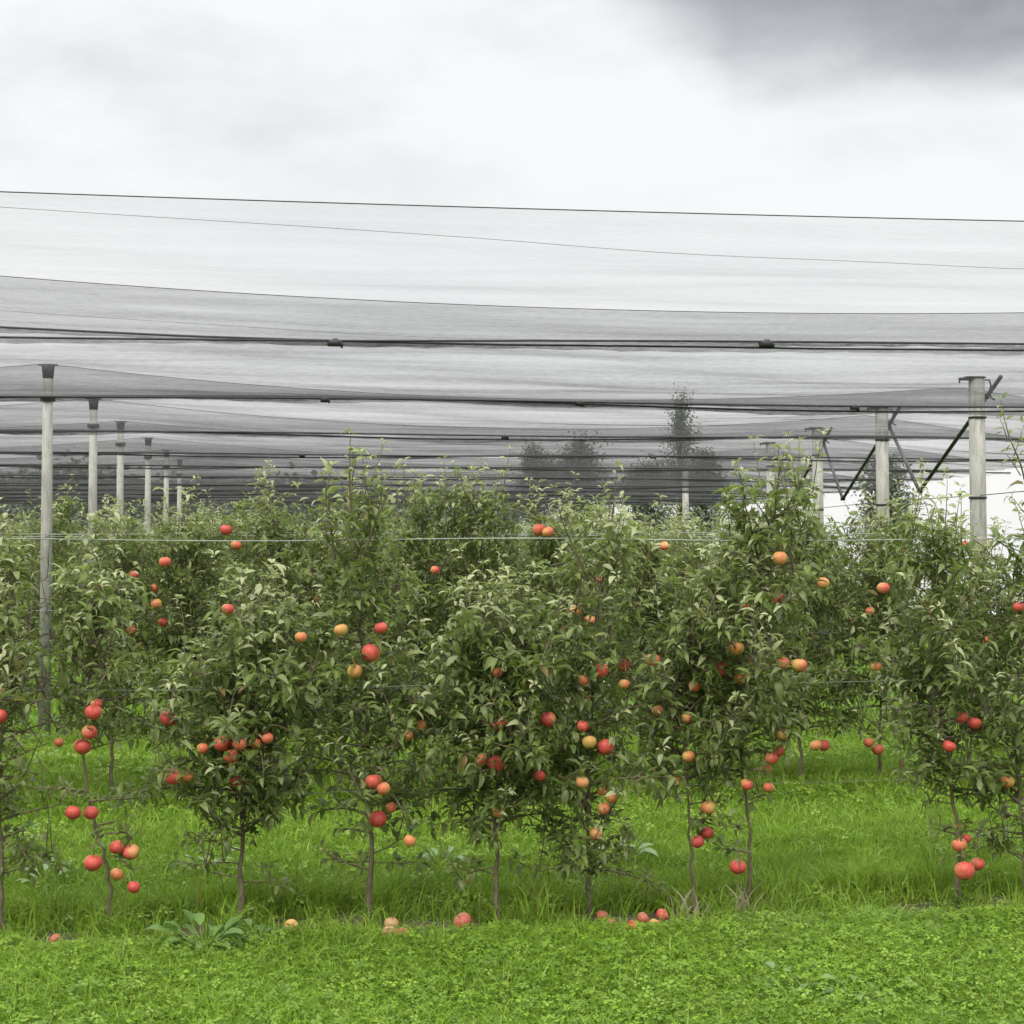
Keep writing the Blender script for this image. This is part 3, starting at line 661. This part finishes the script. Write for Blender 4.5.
weed('broadleaf_weed', 205, 882, 10, .10, 'silvery weed in the alley just left of the dark straight trunk', 'weed', .8, .8)
weed('broadleaf_weed', 443, 872, 12, .10, 'silvery weed in the alley between two bare trunks at the centre', 'weed', .75, .8)
weed('broadleaf_weed', 625, 862, 11, .10, 'silvery weed in the alley right of the leafy-based tree', 'weed', .7, .8)
weed('broadleaf_weed', 1005, 860, 10, .11, 'silvery weed at the right border beside the low red apples', 'weed', .5, .8)
weed('broadleaf_weed', 20, 845, 10, .10, 'grey-green weed against the left border behind the front row', 'weed', .5, .8)

def tuft(px, py, n, H, label, mat, lean=.6, w=.006, spread=.06):
    r = np.random.default_rng(px + py); d = CAMZ * FPX / (py - HY); a = math.atan((px - CX) / FPX); v = d * math.cos(TH) - d * math.tan(a) * math.sin(TH)
    b = P(px, py, v); b[2] = float(ground_z(b[0], b[1])); mb_v = []; q = []; cc = []
    for i in range(n):
        x0 = b + (r.normal(0, spread), r.normal(0, spread), 0); az = r.uniform(0, 6.28); h = H * r.uniform(.5, 1.1); le = lean * r.uniform(.4, 1.4); fa = r.uniform(0, 3.14)
        ww = w * r.uniform(.7, 1.3); s = len(mb_v) * 12
        pts = []
        for t in np.linspace(0, 1, 6):
            c = x0 + (math.cos(az) * le * h * t ** 2, math.sin(az) * le * h * t ** 2, h * (t - .5 * le * t ** 2.2) - .004)
            hw = ww * (1 - t ** 2.5) / 2 + .0002; pts += [c + (math.cos(fa) * hw, math.sin(fa) * hw, 0), c - (math.cos(fa) * hw, math.sin(fa) * hw, 0)]
        mb_v.append(np.array(pts)); q += [(s + 2 * j, s + 2 * j + 1, s + 2 * j + 3, s + 2 * j + 2) for j in range(5)]
        cc.append(np.repeat([[r.random(), r.uniform(0, .4), 0, 1]], 12, 0))
    me = np_mesh('grass_tuft', np.concatenate(mb_v) - b, q, None, M[mat], True, {'leaf': np.concatenate(cc)})
    tag(link('grass_tuft', me, None, b), label, 'grass tuft')
tuft(20, 1000, 90, .17, 'long arching tuft of grass in the bottom left corner', 'grass', .8, .006, .07)
tuft(60, 948, 30, .10, 'patch of brown dried grass by the half-hidden fallen apple', 'straw', 1.1, .004, .09)
tuft(575, 912, 60, .24, 'tall grass clump at the base of the leafy-based tree', 'grass', .6, .006, .09)
tuft(645, 905, 40, .24, 'arching grass clump behind the group of fallen apples', 'grass', .9, .007, .08)
tuft(690, 918, 26, .20, 'pale dry grass stems below the thin gappy tree', 'straw', .5, .010, .05)
tuft(742, 915, 26, .20, 'pale dry grass stems at the foot of the crooked trunk', 'straw', .5, .009, .03)
tuft(715, 912, 70, .20, 'long green grass tuft between the two dry stem bundles', 'grass', .6, .006, .10)
tuft(800, 925, 45, .14, 'grass tuft at the edge of the mown headland on the right', 'grass', .8, .006, .09)
tuft(770, 905, 60, .18, 'tall grass tuft just right of the crooked trunk', 'grass', .6, .006, .10)
tuft(440, 915, 60, .18, 'grass tuft between two bare trunks at the centre', 'grass', .6, .006, .08)
tuft(160, 925, 40, .16, 'grass tuft between the bent trunk and the dark tree', 'grass', .6, .006, .07)
tuft(885, 890, 50, .16, 'grass tuft in the open gap of the front row', 'grass', .7, .006, .12)
tuft(770, 955, 30, .13, 'light arching grass tuft in the foreground on the right', 'straw', 1.1, .003, .12)

for i_, (px_, lab_) in enumerate(((30, 'rough grass tuft near the left border on the tree line'), (108, 'rough grass tuft round the foot of the bent bare trunk'), (245, 'rough grass tuft round the foot of the dark straight trunk'), (368, 'rough grass tuft round the foot of the tall leader tree'),
        (500, 'rough grass tuft round the foot of the short pale-shoot tree'), (840, 'rough grass tuft in the open stretch of the tree line on the right'), (955, 'rough grass tuft below the three low red apples'))):
    tuft(px_, 934 - int(px_ * .032) + 6 * (i_ % 2), 60, .15 + .03 * (i_ % 3), lab_, 'grass', .8, .006, .065)
# ------------------------------------------------------------------ fallen apples
fallen = [(292, 931, 15, 'orange', 'lone red and yellow fallen apple beside the dock plant'),
          (393, 927, 15, 'rotten', 'wrinkled fallen apple topmost of the small heap by a bare trunk'), (390, 936, 15, 'rotten', 'pale fallen apple left in the small heap by a bare trunk'), (404, 937, 14, 'rotten', 'brownish fallen apple right in the small heap by a bare trunk'),
          (464, 922, 19, 'rotten', 'large single fallen apple lying on bare soil between two trunks'),
          (604, 918, 13, 'rotten', 'dull red fallen apple leftmost of the group under the leafy-based tree'), (613, 927, 13, 'rotten', 'brown fallen apple, second from the left in the group under the leafy-based tree'),
          (635, 930, 14, 'red', 'bright pink-red fallen apple at the front of the group'), (645, 922, 14, 'rotten', 'dark red fallen apple just behind the bright pink-red one'),
          (657, 928, 13, 'yellow', 'yellowish fallen apple near the right end of the group'), (664, 918, 13, 'red', 'red fallen apple at the far right end of the group under a grass blade'),
          (55, 942, 13, 'rotten', 'brown fallen apple half hidden in the dried grass patch')]
for (x, y, dpx, k, lab) in fallen:
    rad = dpx / 2 / FPX * 7.2; d = (CAMZ - rad) * FPX / (y + 3 - HY); a = math.atan((x - CX) / FPX); v = d * math.cos(TH) - d * math.tan(a) * math.sin(TH)
    b = P(x, y, v); b[1] += .05; b[2] = float(ground_z(b[0], b[1])) + rad * .92 + .012
    root = empty('fallen_apple', b, lab, 'apple', 'fallen apples in the grass'); root.rotation_euler = (rnd.uniform(-.9, .9), rnd.uniform(-.9, .9), rnd.gauss(0, .7))
    o = link('fruit', AM[k][0], root); s = rad / .04; root.scale = (s, s, s); link('stalk', STALK, root)

# ------------------------------------------------------------------ posts
PH = {0: 3.18, 1: 3.36}
def hp(k): return PH.get(k, 3.15)
LPU = {0: -1.95, 1: -1.98, 2: -2.0, 3: -2.02, 4: -2.08, 5: -2.02, 6: -2.0}
def lpu(k): return LPU.get(k, -2.0)
side = ['first', 'second', 'third', 'fourth', 'fifth', 'sixth', 'seventh', 'eighth', 'ninth', 'tenth', 'eleventh', 'twelfth']
def left_post(k, u, lab):
    b = np.array((u, row_v(k), 0.)); h = hp(k)
    root = empty('net_post', b, lab, 'post', 'net posts on the left')
    mb = MB(); mb.post((0, 0, -.05), (.02, 0, h - .10), .098, .076); link('shaft', mb.mesh('shaft', M['post'], False), root)
    mb = MB(); mb.post((.02, 0, h - .12), (.02, 0, h), .080, .102); mb.tube([(-.06, 0, h - .005), (.10, 0, h - .005)], .008, 6)
    link('cap', mb.mesh('cap', M['cap'], False), root)
    mb = MB(); mb.rings([(.062, h - .31), (.062, h - .27)], 12, (.018, 0, 0)); mb.tube([(.018, -.07, h - .29), (.018, .07, h - .29)], .012, 6)
    link('clamp', mb.mesh('clamp', M['cap']), root)
    mb = MB()
    for z in (.6, 1.05, 1.69): mb.tube([(.014, -.058, z), (.014, -.062, z + .03), (.05, -.058, z + .015), (.014, -.058, z)], .003, 5)
    link('wire_staple', mb.mesh('wire_staple', M['steel']), root)
for k in range(8):
    left_post(k, lpu(k), '%s pale net post from the front in the left-hand line of posts' % side[k - 2] if k > 1 else
              'pale net post of the %s row just outside the left border' % side[k])

def end_post(k):
    u = end_u(k) + .07; v = row_v(k); h = hp(k) - .01
    root = empty('end_post', (u, v, 0), 'thick grey concrete end post of the %s row with a top bracket' % side[k] , 'post', 'end posts of the rows')
    mb = MB(); mb.post((.03, 0, -.05), (0, 0, h), .136, .126, .12, .11); link('shaft', mb.mesh('shaft', M['post'], False), root)
    mb = MB(); mb.box((-.10, -.02, h - .012), (.16, .05, .025)); mb.box((-.02, 0, h + .006), (.2, .13, .012)); mb.tube([(-.17, -.02, h - .02), (-.17, -.02, h - .05)], .008, 6)
    mb.tube([(.07, -.03, h - .02), (.11, -.03, h - .02), (.125, -.03, h - .07), (.11, -.03, h - .12), (.125, -.03, h - .18), (.16, -.03, h - .2)], .008, 6)
    link('bracket', mb.mesh('bracket', M['steel'], False), root)
    mb = MB()
    for z in (h - .36, 2.05):
        mb = MB(); mb.box((.008, 0, z), (.146, .130, .02), 0, .2); link('band', mb.mesh('band', M['steel'], False), root)
for k in (0, 1, 2, 3, 4, 5, 8): end_post(k)

for k in range(2, 5):       # pairs of rods that hold the net down between two rows
    ua, ub = end_u(k), end_u(k + 1); va, vb = row_v(k), row_v(k + 1)
    bot = np.array(((ua + ub) / 2 + .02, (va + vb) / 2, 2.16))
    root = empty('vee_brace', bot, 'dark rods meeting in a vee between end posts of the %s and %s rows' % (side[k], side[k + 1]), 'brace', 'braces between the end posts')
    for (u, v, s) in ((ua, va, 1), (ub, vb, -1)):
        top = np.array((u + .17, v, 2.98 if s > 0 else 2.92)); d = (top - bot) / np.linalg.norm(top - bot); top2 = top + d * (.34 if s > 0 else .05)
        mb = MB(); mb.tube([bot + (0, .012 * -s, 0), top2 + (0, .012 * -s, 0)], .019, 8); mb.rings([(.021, -.03), (.021, .02)], 8, top)
        link('rod', mb.mesh('rod', M['steel'], True, bot), root)
    mb = MB(); mb.box(bot, (.05, .05, .05)); link('joint', mb.mesh('joint', M['steel'], False, bot), root)
    mb = MB(); mb.tube([bot, (bot[0] + .9, bot[1] - .15, float(ground_z(bot[0] + .9, bot[1] - .15)))], .0022, 4); link('anchor_wire', mb.mesh('anchor_wire', M['steel'], True, bot), root)
mb = MB(); pts = [np.array((end_u(k) + .09 + .06 * (k % 2), row_v(k) + (ROWD / 2 if k % 1 else 0), 2.07 + .02 * (k % 2))) for k in range(1, NROWS)]
mb.tube(pts, .004, 5); tag(link('tension_cable', mb.mesh('tension_cable', M['steel'])), 'thin dark cable strung from end post to end post on the right', 'cable')

# ------------------------------------------------------------------ trellis wires
def wire(k, z, rad, lab):
    u0 = P(-190, 535, row_v(k))[0]; u1 = end_u(k) - .05; t = np.linspace(0, 1, 30)
    pts = np.stack([u0 + (u1 - u0) * t, np.full(30, row_v(k) - .058), z + .006 * np.sin(t * 19 + k)], 1)
    mb = MB(); mb.tube(pts, rad, 5); tag(link('trellis_wire', mb.mesh('trellis_wire', M['wire'])), lab, 'wire', 'trellis wires')
wire(0, 1.69, .0021, 'pale top trellis wire of the front row, level with the tree tops')
wire(0, 1.05, .0011, 'pale middle trellis wire of the front row, behind the red apples')
wire(0, .60, .0006, 'thin lowest trellis wire of the front row, above the grass')
wire(1, 1.72, .0022, 'pale top trellis wire of the second row'); wire(1, 1.05, .0013, 'middle trellis wire of the second row, mostly behind leaves')
wire(1, .45, .0012, 'lowest trellis wire of the second row, crossing the open grassy gap')
wire(2, 1.70, .0025, 'top trellis wire of the third row, fixed to the nearest left post'); wire(2, 1.08, .0022, 'middle trellis wire of the third row, fixed to the nearest left post')
wire(3, 1.72, .0025, 'top trellis wire of the fourth row, just above the distant crowns')

# ------------------------------------------------------------------ hail nets
U0N = -16.
def ridge_z(k, u):
    a, b = lpu(k), end_u(k) - .12; ha = hp(k); hb = hp(k) - (.0 if k == 0 else .10)
    s = (.02, .10, .20)[min(k, 2)] + (.03 * math.sin(k * 2.7) if k > 2 else 0)
    t = (u - a) / (b - a); z = ha + (hb - ha) * t - 4 * s * t * (1 - t) * (t > 0)
    tl = (u - a) / 8.2
    zl = ha - 4 * s * np.abs(((tl % 1)) * (1 - (tl % 1)))
    z = np.where(u < a, zl, z)
    return np.where(u > b, hb - .13 * (u - b), z)
def edge_z(k, j, u):     # valley k lies between row k and k+1; edge 0 belongs to row k, edge 1 to row k + 1
    base = (2.765, 2.735, 2.69, 2.66, 2.66, 2.64, 2.62)[min(k, 6)]
    z = base + .008 * np.sin(u * .9 + k)
    if k == 0: z = z + np.interp(u, [-16, .5, 4.5, 9], [0, 0, .055, .07])
    if j == 1:
        if k == 0: z = z + np.interp(u, [-16, -3.2, -2.0, -.5, .4, 1.2, 3.0, 9], [.12, .10, .075, .02, 0, -.02, -.035, -.03])
        else: z = z + .028 * np.sin(u * (.55 + .1 * k) + k * 1.7) - .012
    return z
def ripple(u, t, k, s): return (.018 * np.sin(u * .8 + t * 9 + k * 2 + s) + .010 * np.sin(u * 2.3 - t * 23 + k) + .006 * np.sin(u * .5 + t * 47 + s)) * np.sin(np.pi * t)
net_m = [[net_mat('hail_net_mesh', c, i + 7 * j) for i, c in enumerate(cs)] for j, cs in enumerate(((.06, .010, .04, .035), (.05, .18, .14, .115)))]
hem_m = net_mat('net_hem', .5, 40)
def net(k):
    v = row_v(k); u1 = end_u(k) + 3.2 if k > 0 else 8.5
    us = np.linspace(U0N, u1, 110); root = empty('hail_net', (us[0], v, hp(k)),
        'black hail net %s' % ('of the front row, its ridge cable drawn across the open sky' if k == 0 else 'draped over the %s row, sagging from its ridge to both alleys' % side[k]), 'hail net', 'hail nets over the tree rows')
    org = np.array((us[0], v, hp(k)))
    for sgn in ((1,) if k == 0 else (-1, 1)):
        val = k if sgn > 0 else k - 1; j = 0 if sgn > 0 else 1
        zr = ridge_z(k, us); ze = edge_z(val, j, us); ts = np.linspace(0, 1, 22)
        U, T = np.meshgrid(us, ts); q_ = .35 if k == 0 else .65; prof = T * (1 + q_ - q_ * T)        # steep near the ridge, flatter towards the alley
        Z = zr[None] + (ze - zr)[None] * prof + ripple(U, T, k, sgn)
        Y = v + sgn * (ROWD / 2 - .008) * T
        nx, ny = len(us), len(ts); idx = np.arange(nx * ny).reshape(ny, nx)
        q = np.stack([idx[:-1, :-1], idx[:-1, 1:], idx[1:, 1:], idx[1:, :-1]], -1).reshape(-1, 4)
        link('net_panel', np_mesh('net_panel', np.stack([U, Y, Z], -1).reshape(-1, 3) - org, q, None, net_m[int(sgn > 0)][min(k, 3)]), root)
        mb = MB(); mb.tube(np.stack([us, np.full_like(us, v + sgn * (ROWD / 2 - .012)), ze], 1), (.0065, .0085)[val > 0], 6)
        link('edge_cord', mb.mesh('edge_cord', M['cord'], True, org), root)
        hs = np.linspace(U0N, u1, 300); H, W = np.meshgrid(hs, np.linspace(0, 1, 4))       # bunched edge hanging from the cord
        hz = edge_z(val, j, hs)[None] - W * (.026 + (.005 + .007 * (val > 0)) * np.sin(H * 3.1 + k) + .003 * np.sin(H * 17 + j)); hy = v + sgn * (ROWD / 2 - .012) + .012 * np.sin(H * 23 + W * 3) * W
        ih = np.arange(H.size).reshape(H.shape); qh = np.stack([ih[:-1, :-1], ih[:-1, 1:], ih[1:, 1:], ih[1:, :-1]], -1).reshape(-1, 4)
        link('hem', np_mesh('hem', np.stack([H, hy, hz], -1).reshape(-1, 3) - org, qh, None, hem_m), root)
        if k < 2 and sgn > 0:
            for (t0, t1, wv) in (((.0, .36, .0),) if k == 0 else ((.02, .3, .4),)):
                tt = t0 + (t1 - t0) * (us - us[0]) / (us[-1] - us[0])
                if k == 0: tt = np.interp(us, [-16, -3, -1.7, 1, 3.6, 9], [.01, .02, .05, .16, .30, .40])
                pr = tt * (1 + q_ - q_ * tt)
                zz = zr + (ze - zr) * pr + ripple(us, tt, k, sgn) - .004
                mb = MB(); mb.tube(np.stack([us, v + sgn * (ROWD / 2 - .008) * tt, zz], 1), .0010, 4, False); link('seam_cord', mb.mesh('seam_cord', M['cord'], True, org), root)
    if k == NROWS - 1:                                  # net hung down to the ground along the far side
        cu = np.linspace(U0N, 9.3, 120); ts = np.linspace(0, 1, 14); U, T = np.meshgrid(cu, ts)
        Z = ridge_z(k, cu)[None] * (1 - T) + .25 * T; Y = v + .12 + .10 * np.sin(U * 2.1 + T) * T + .05 * np.sin(U * 5.3 + 2 * T)
        idx = np.arange(U.size).reshape(U.shape); q = np.stack([idx[:-1, :-1], idx[:-1, 1:], idx[1:, 1:], idx[1:, :-1]], -1).reshape(-1, 4)
        link('side_curtain', np_mesh('side_curtain', np.stack([U, Y, Z], -1).reshape(-1, 3) - org, q, None, net_mat('side_net_mesh', .55, 30)), root)
    zr = ridge_z(k, us); mb = MB(); mb.tube(np.stack([us, np.full_like(us, v), zr + .004], 1), .0028, 6); link('ridge_cable', mb.mesh('ridge_cable', M['cord'], True, org), root)
for k in range(NROWS): net(k)

clips = [(0, 335, 'left of the two largest clips'), (0, 767, 'right of the two largest clips'), (1, 580, 'clip above the grey shrubs'), (1, 325, 'small clip above the tallest leafy leader'), (1, 855, 'small clip left of the end posts'),
         (3, 302, 'tiny clip low on the left'), (3, 653, 'tiny clip in front of the tall grey tree'), (2, 505, 'tiny clip above the central shoots')]
for (k, px, lab) in clips:
    v = row_v(k) + ROWD / 2; q = P(px, 400, v); u = q[0]; z = float(edge_z(k, 0, u))
    w = .085 if k < 1 else .07
    mb = MB(); mb.box((0, 0, -.012), (w, .05, .032)); mb.box((0, 0, .006), (w * .35, .04, .012)); mb.box((w * .42, 0, -.022), (w * .12, .045, .03))
    tag(link('net_clip', mb.mesh('net_clip', M['cap'], False), None, (u, v, z)), 'black clip joining two net edges, ' + lab, 'net clip', 'net clips on the net edges')

# ------------------------------------------------------------------ trees beyond the field
def far_tree(px, ytop, v, half, lab, seed, cat='tree', n=2600, form='cone', ls=.11, ybot=None):
    r = random.Random(seed); b = P(px, 535, v); b[2] = float(ground_z(b[0], b[1])); H = P(px, ytop, v)[2] - b[2]
    z0 = H * .25 if ybot is None else P(px, ybot, v)[2] - b[2]
    wood = MB(); tr = np.array([(r.gauss(0, .05) * (i > 0), r.gauss(0, .05) * (i > 0), H * .97 * i / 9) for i in range(10)]); wood.tube(tr, np.linspace(.025 * H * .5 + .03, .012, 10), 8)
    lv = Leaves(); clumps = []
    for i in range(80):
        t = r.random(); z = z0 + (H - z0) * t
        w = half * ((1 - t) ** .7 * .95 + .06 if form == 'cone' else math.sqrt(max(0, 1 - (2 * t - .9) ** 2)) * .9 + .1 if form == 'round' else (1 - t ** 3) * (.8 + .25 * math.sin(t * 13 + 1)) + .05)
        az = r.uniform(0, 6.28); rad = w * r.uniform(.35, 1.05); tip = np.array((math.cos(az) * rad, math.sin(az) * rad, z + r.uniform(-.05, .12) * H * .3))
        st = np.array((np.interp(z * .85, tr[:, 2], tr[:, 0]), np.interp(z * .85, tr[:, 2], tr[:, 1]), z * .85))
        wood.tube([st, (st + tip) / 2 + (0, 0, .05 * H * .3), tip], [.03, .018, .006], 5, False)
        for f in (.55, .8, 1.): clumps.append((st + (tip - st) * f, half * r.uniform(.12, .24)))
    for i in range(n):
        c, s = clumps[r.randrange(len(clumps))]; q = c + np.array((r.gauss(0, s), r.gauss(0, s), r.gauss(0, s * .9)))
        a = np.array((r.gauss(0, 1), r.gauss(0, 1), r.gauss(-.3, .7))); L = ls * r.uniform(.7, 1.3)
        lv.add(q, a, (r.gauss(0, .6), r.gauss(0, .6), 1), L, L * .62, r.uniform(0, .3), (r.random(), r.uniform(0, .3), 0))
    root = empty('tree', b, lab, cat); link('trunk', wood.mesh('trunk', M['bark_tree']), root); link('crown', leaf_mesh('crown', lv.arrays(), M['tree_leaf'], 1, .2), root)
far_tree(680, 393, 62, 1.05, 'tall slender grey tree standing behind the nets', 1, n=5200, form='wave', ls=.10, ybot=525)
far_tree(648, 463, 60, 1.1, 'broad dark bush at the left foot of the tall slender tree', 2, n=6500, form='round', ls=.12, ybot=530)
far_tree(706, 455, 61, .9, 'dark bush at the right foot of the tall slender tree', 7, n=6000, form='round', ls=.12, ybot=530)
far_tree(536, 447, 58, .85, 'left of two round grey bushes showing through the nets', 3, n=6500, form='round', ls=.11, ybot=525)
far_tree(578, 442, 59, 1.25, 'right and larger of two round grey bushes showing through the nets', 4, n=8500, form='round', ls=.11, ybot=525)
far_tree(884, 462, 49, 1.3, 'light leafy young tree standing in the open behind the second end post', 5, n=6500, form='cone', ls=.12, ybot=545)

# a wood far beyond the field on the left, one grey mass behind all the nets
r = np.random.default_rng(3); nl = 70000; v = r.uniform(78, 92, nl); pxs = r.uniform(-700, 520, nl)
a = TH + np.arctan((pxs - CX) / FPX); u = v * np.tan(a)
top = 3.7 + .7 * np.sin(pxs * .021) * np.sin(pxs * .0083 + 1) + .7 * np.sin(pxs * .055 + v) - np.clip((pxs - 380) / 140, 0, 1) * 1.6
gz = ground_z(u, v); z = gz + (top - gz) * (1 - r.random(nl) ** 1.6 * .8)
z += r.normal(0, .25, nl)
arr = [np.stack([u, v, z], 1), r.normal(0, 1, (nl, 3)), r.normal(0, 1, (nl, 3)) + (0, 0, .5), r.uniform(.24, .40, nl), r.uniform(.18, .30, nl), r.uniform(0, .3, nl), np.stack([r.random(nl), r.uniform(0, .2, nl), np.zeros(nl)], 1)]
tag(link('woods', leaf_mesh('woods', arr, M['tree_leaf'], 1, .2)), 'far-off dark wood behind the nets on the left', 'woods', None, 'stuff')

# ------------------------------------------------------------------ camera, sky, light
sc = bpy.context.scene
cam = bpy.data.cameras.new('camera'); co = bpy.data.objects.new('camera', cam); C.objects.link(co)
cam.sensor_width = 36; cam.lens = FPX / 1024 * 36; cam.clip_start = .05; cam.clip_end = 5000
co.location = (0, 0, CAMZ); co.rotation_euler = (R(90) + math.atan((HY - 512) / FPX), 0, -TH); sc.camera = co

SUN_EL, SUN_AZ = R(48), R(-150)      # behind the camera, to the left
sl = bpy.data.lights.new('sun', 'SUN'); sl.energy = 1.5; sl.angle = R(18); sl.color = (1, .96, .90)
so = bpy.data.objects.new('sun', sl); C.objects.link(so); so.location = (0, -20, 40)
sd = Vector((math.sin(SUN_AZ) * math.cos(SUN_EL), math.cos(SUN_AZ) * math.cos(SUN_EL), math.sin(SUN_EL)))
so.rotation_euler = sd.to_track_quat('Z', 'Y').to_euler()

w = bpy.data.worlds.new('World'); sc.world = w; w.use_nodes = True; nt = w.node_tree; nt.nodes.clear()
out = N(nt, 'ShaderNodeOutputWorld'); bg = N(nt, 'ShaderNodeBackground'); bg.inputs[1].default_value = .1
sky = N(nt, 'ShaderNodeTexSky', sky_type='NISHITA'); sky.sun_disc = False; sky.sun_elevation = SUN_EL; sky.sun_rotation = SUN_AZ
tc = N(nt, 'ShaderNodeTexCoord'); sp = N(nt, 'ShaderNodeSeparateXYZ'); nt.links.new(tc.outputs['Generated'], sp.inputs[0])
x, y, z = sp.outputs
# direction on the sky: tangent of the azimuth about the view to the trees, and of the elevation
fw = math_n(nt, 'ADD', math_n(nt, 'MULTIPLY', x, math.sin(TH)), math_n(nt, 'MULTIPLY', y, math.cos(TH)))
rt = math_n(nt, 'SUBTRACT', math_n(nt, 'MULTIPLY', x, math.cos(TH)), math_n(nt, 'MULTIPLY', y, math.sin(TH)))
fwc = math_n(nt, 'MAXIMUM', fw, .15)
azt = math_n(nt, 'DIVIDE', rt, fwc); elt = math_n(nt, 'DIVIDE', z, fwc)
mp = N(nt, 'ShaderNodeMapping'); mp.inputs['Scale'].default_value = (1, 1, 2.4); mp.inputs['Location'].default_value = (1.3, .7, .4); nt.links.new(tc.outputs['Generated'], mp.inputs[0])
n1 = noise(nt, mp.outputs[0], 5.5, 6, .55); n2 = noise(nt, mp.outputs[0], 17, 5, .6)
wob = math_n(nt, 'ADD', math_n(nt, 'MULTIPLY', math_n(nt, 'SUBTRACT', n1, .5), .09), math_n(nt, 'MULTIPLY', math_n(nt, 'SUBTRACT', n2, .5), .04))
A = math_n(nt, 'ADD', math_n(nt, 'SUBTRACT', elt, .268), wob)
B = math_n(nt, 'ADD', A, math_n(nt, 'MULTIPLY', math_n(nt, 'SUBTRACT', azt, .135), .75))
dark = map_range(nt, math_n(nt, 'MINIMUM', A, B), -.022, .055, 0, 1, True)
back = map_range(nt, elt, .38, .6, 1, 0, True)                       # the grey cloud ends higher up
dark = math_n(nt, 'MULTIPLY', dark, math_n(nt, 'MULTIPLY', back, map_range(nt, fw, .2, .5)))
white = ramp(nt, n1, [(.30, (.82, .83, .845)), (.43, (.92, .93, .94)), (.54, (1.0, 1.0, 1.0))])
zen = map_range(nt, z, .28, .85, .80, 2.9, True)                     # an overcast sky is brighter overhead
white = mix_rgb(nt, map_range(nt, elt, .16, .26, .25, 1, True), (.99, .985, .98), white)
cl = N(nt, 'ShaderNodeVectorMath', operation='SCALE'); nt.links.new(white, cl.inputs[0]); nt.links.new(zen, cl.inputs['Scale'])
grey = ramp(nt, n2, [(.3, (.27, .28, .295)), (.7, (.36, .37, .385))])
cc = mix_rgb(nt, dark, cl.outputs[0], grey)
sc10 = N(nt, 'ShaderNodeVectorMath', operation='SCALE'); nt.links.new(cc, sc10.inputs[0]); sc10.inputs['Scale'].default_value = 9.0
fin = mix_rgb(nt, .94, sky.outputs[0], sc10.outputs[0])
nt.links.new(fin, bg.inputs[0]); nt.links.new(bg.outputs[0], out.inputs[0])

sc.view_settings.view_transform = 'Standard'; sc.view_settings.look = 'None'; sc.view_settings.exposure = .45; sc.view_settings.gamma = 1
cy = sc.cycles; cy.transparent_max_bounces = 64; cy.max_bounces = 6; cy.diffuse_bounces = 3; cy.glossy_bounces = 2; cy.transmission_bounces = 4
cy.use_denoising = True; cy.use_adaptive_sampling = True; cy.adaptive_threshold = .015
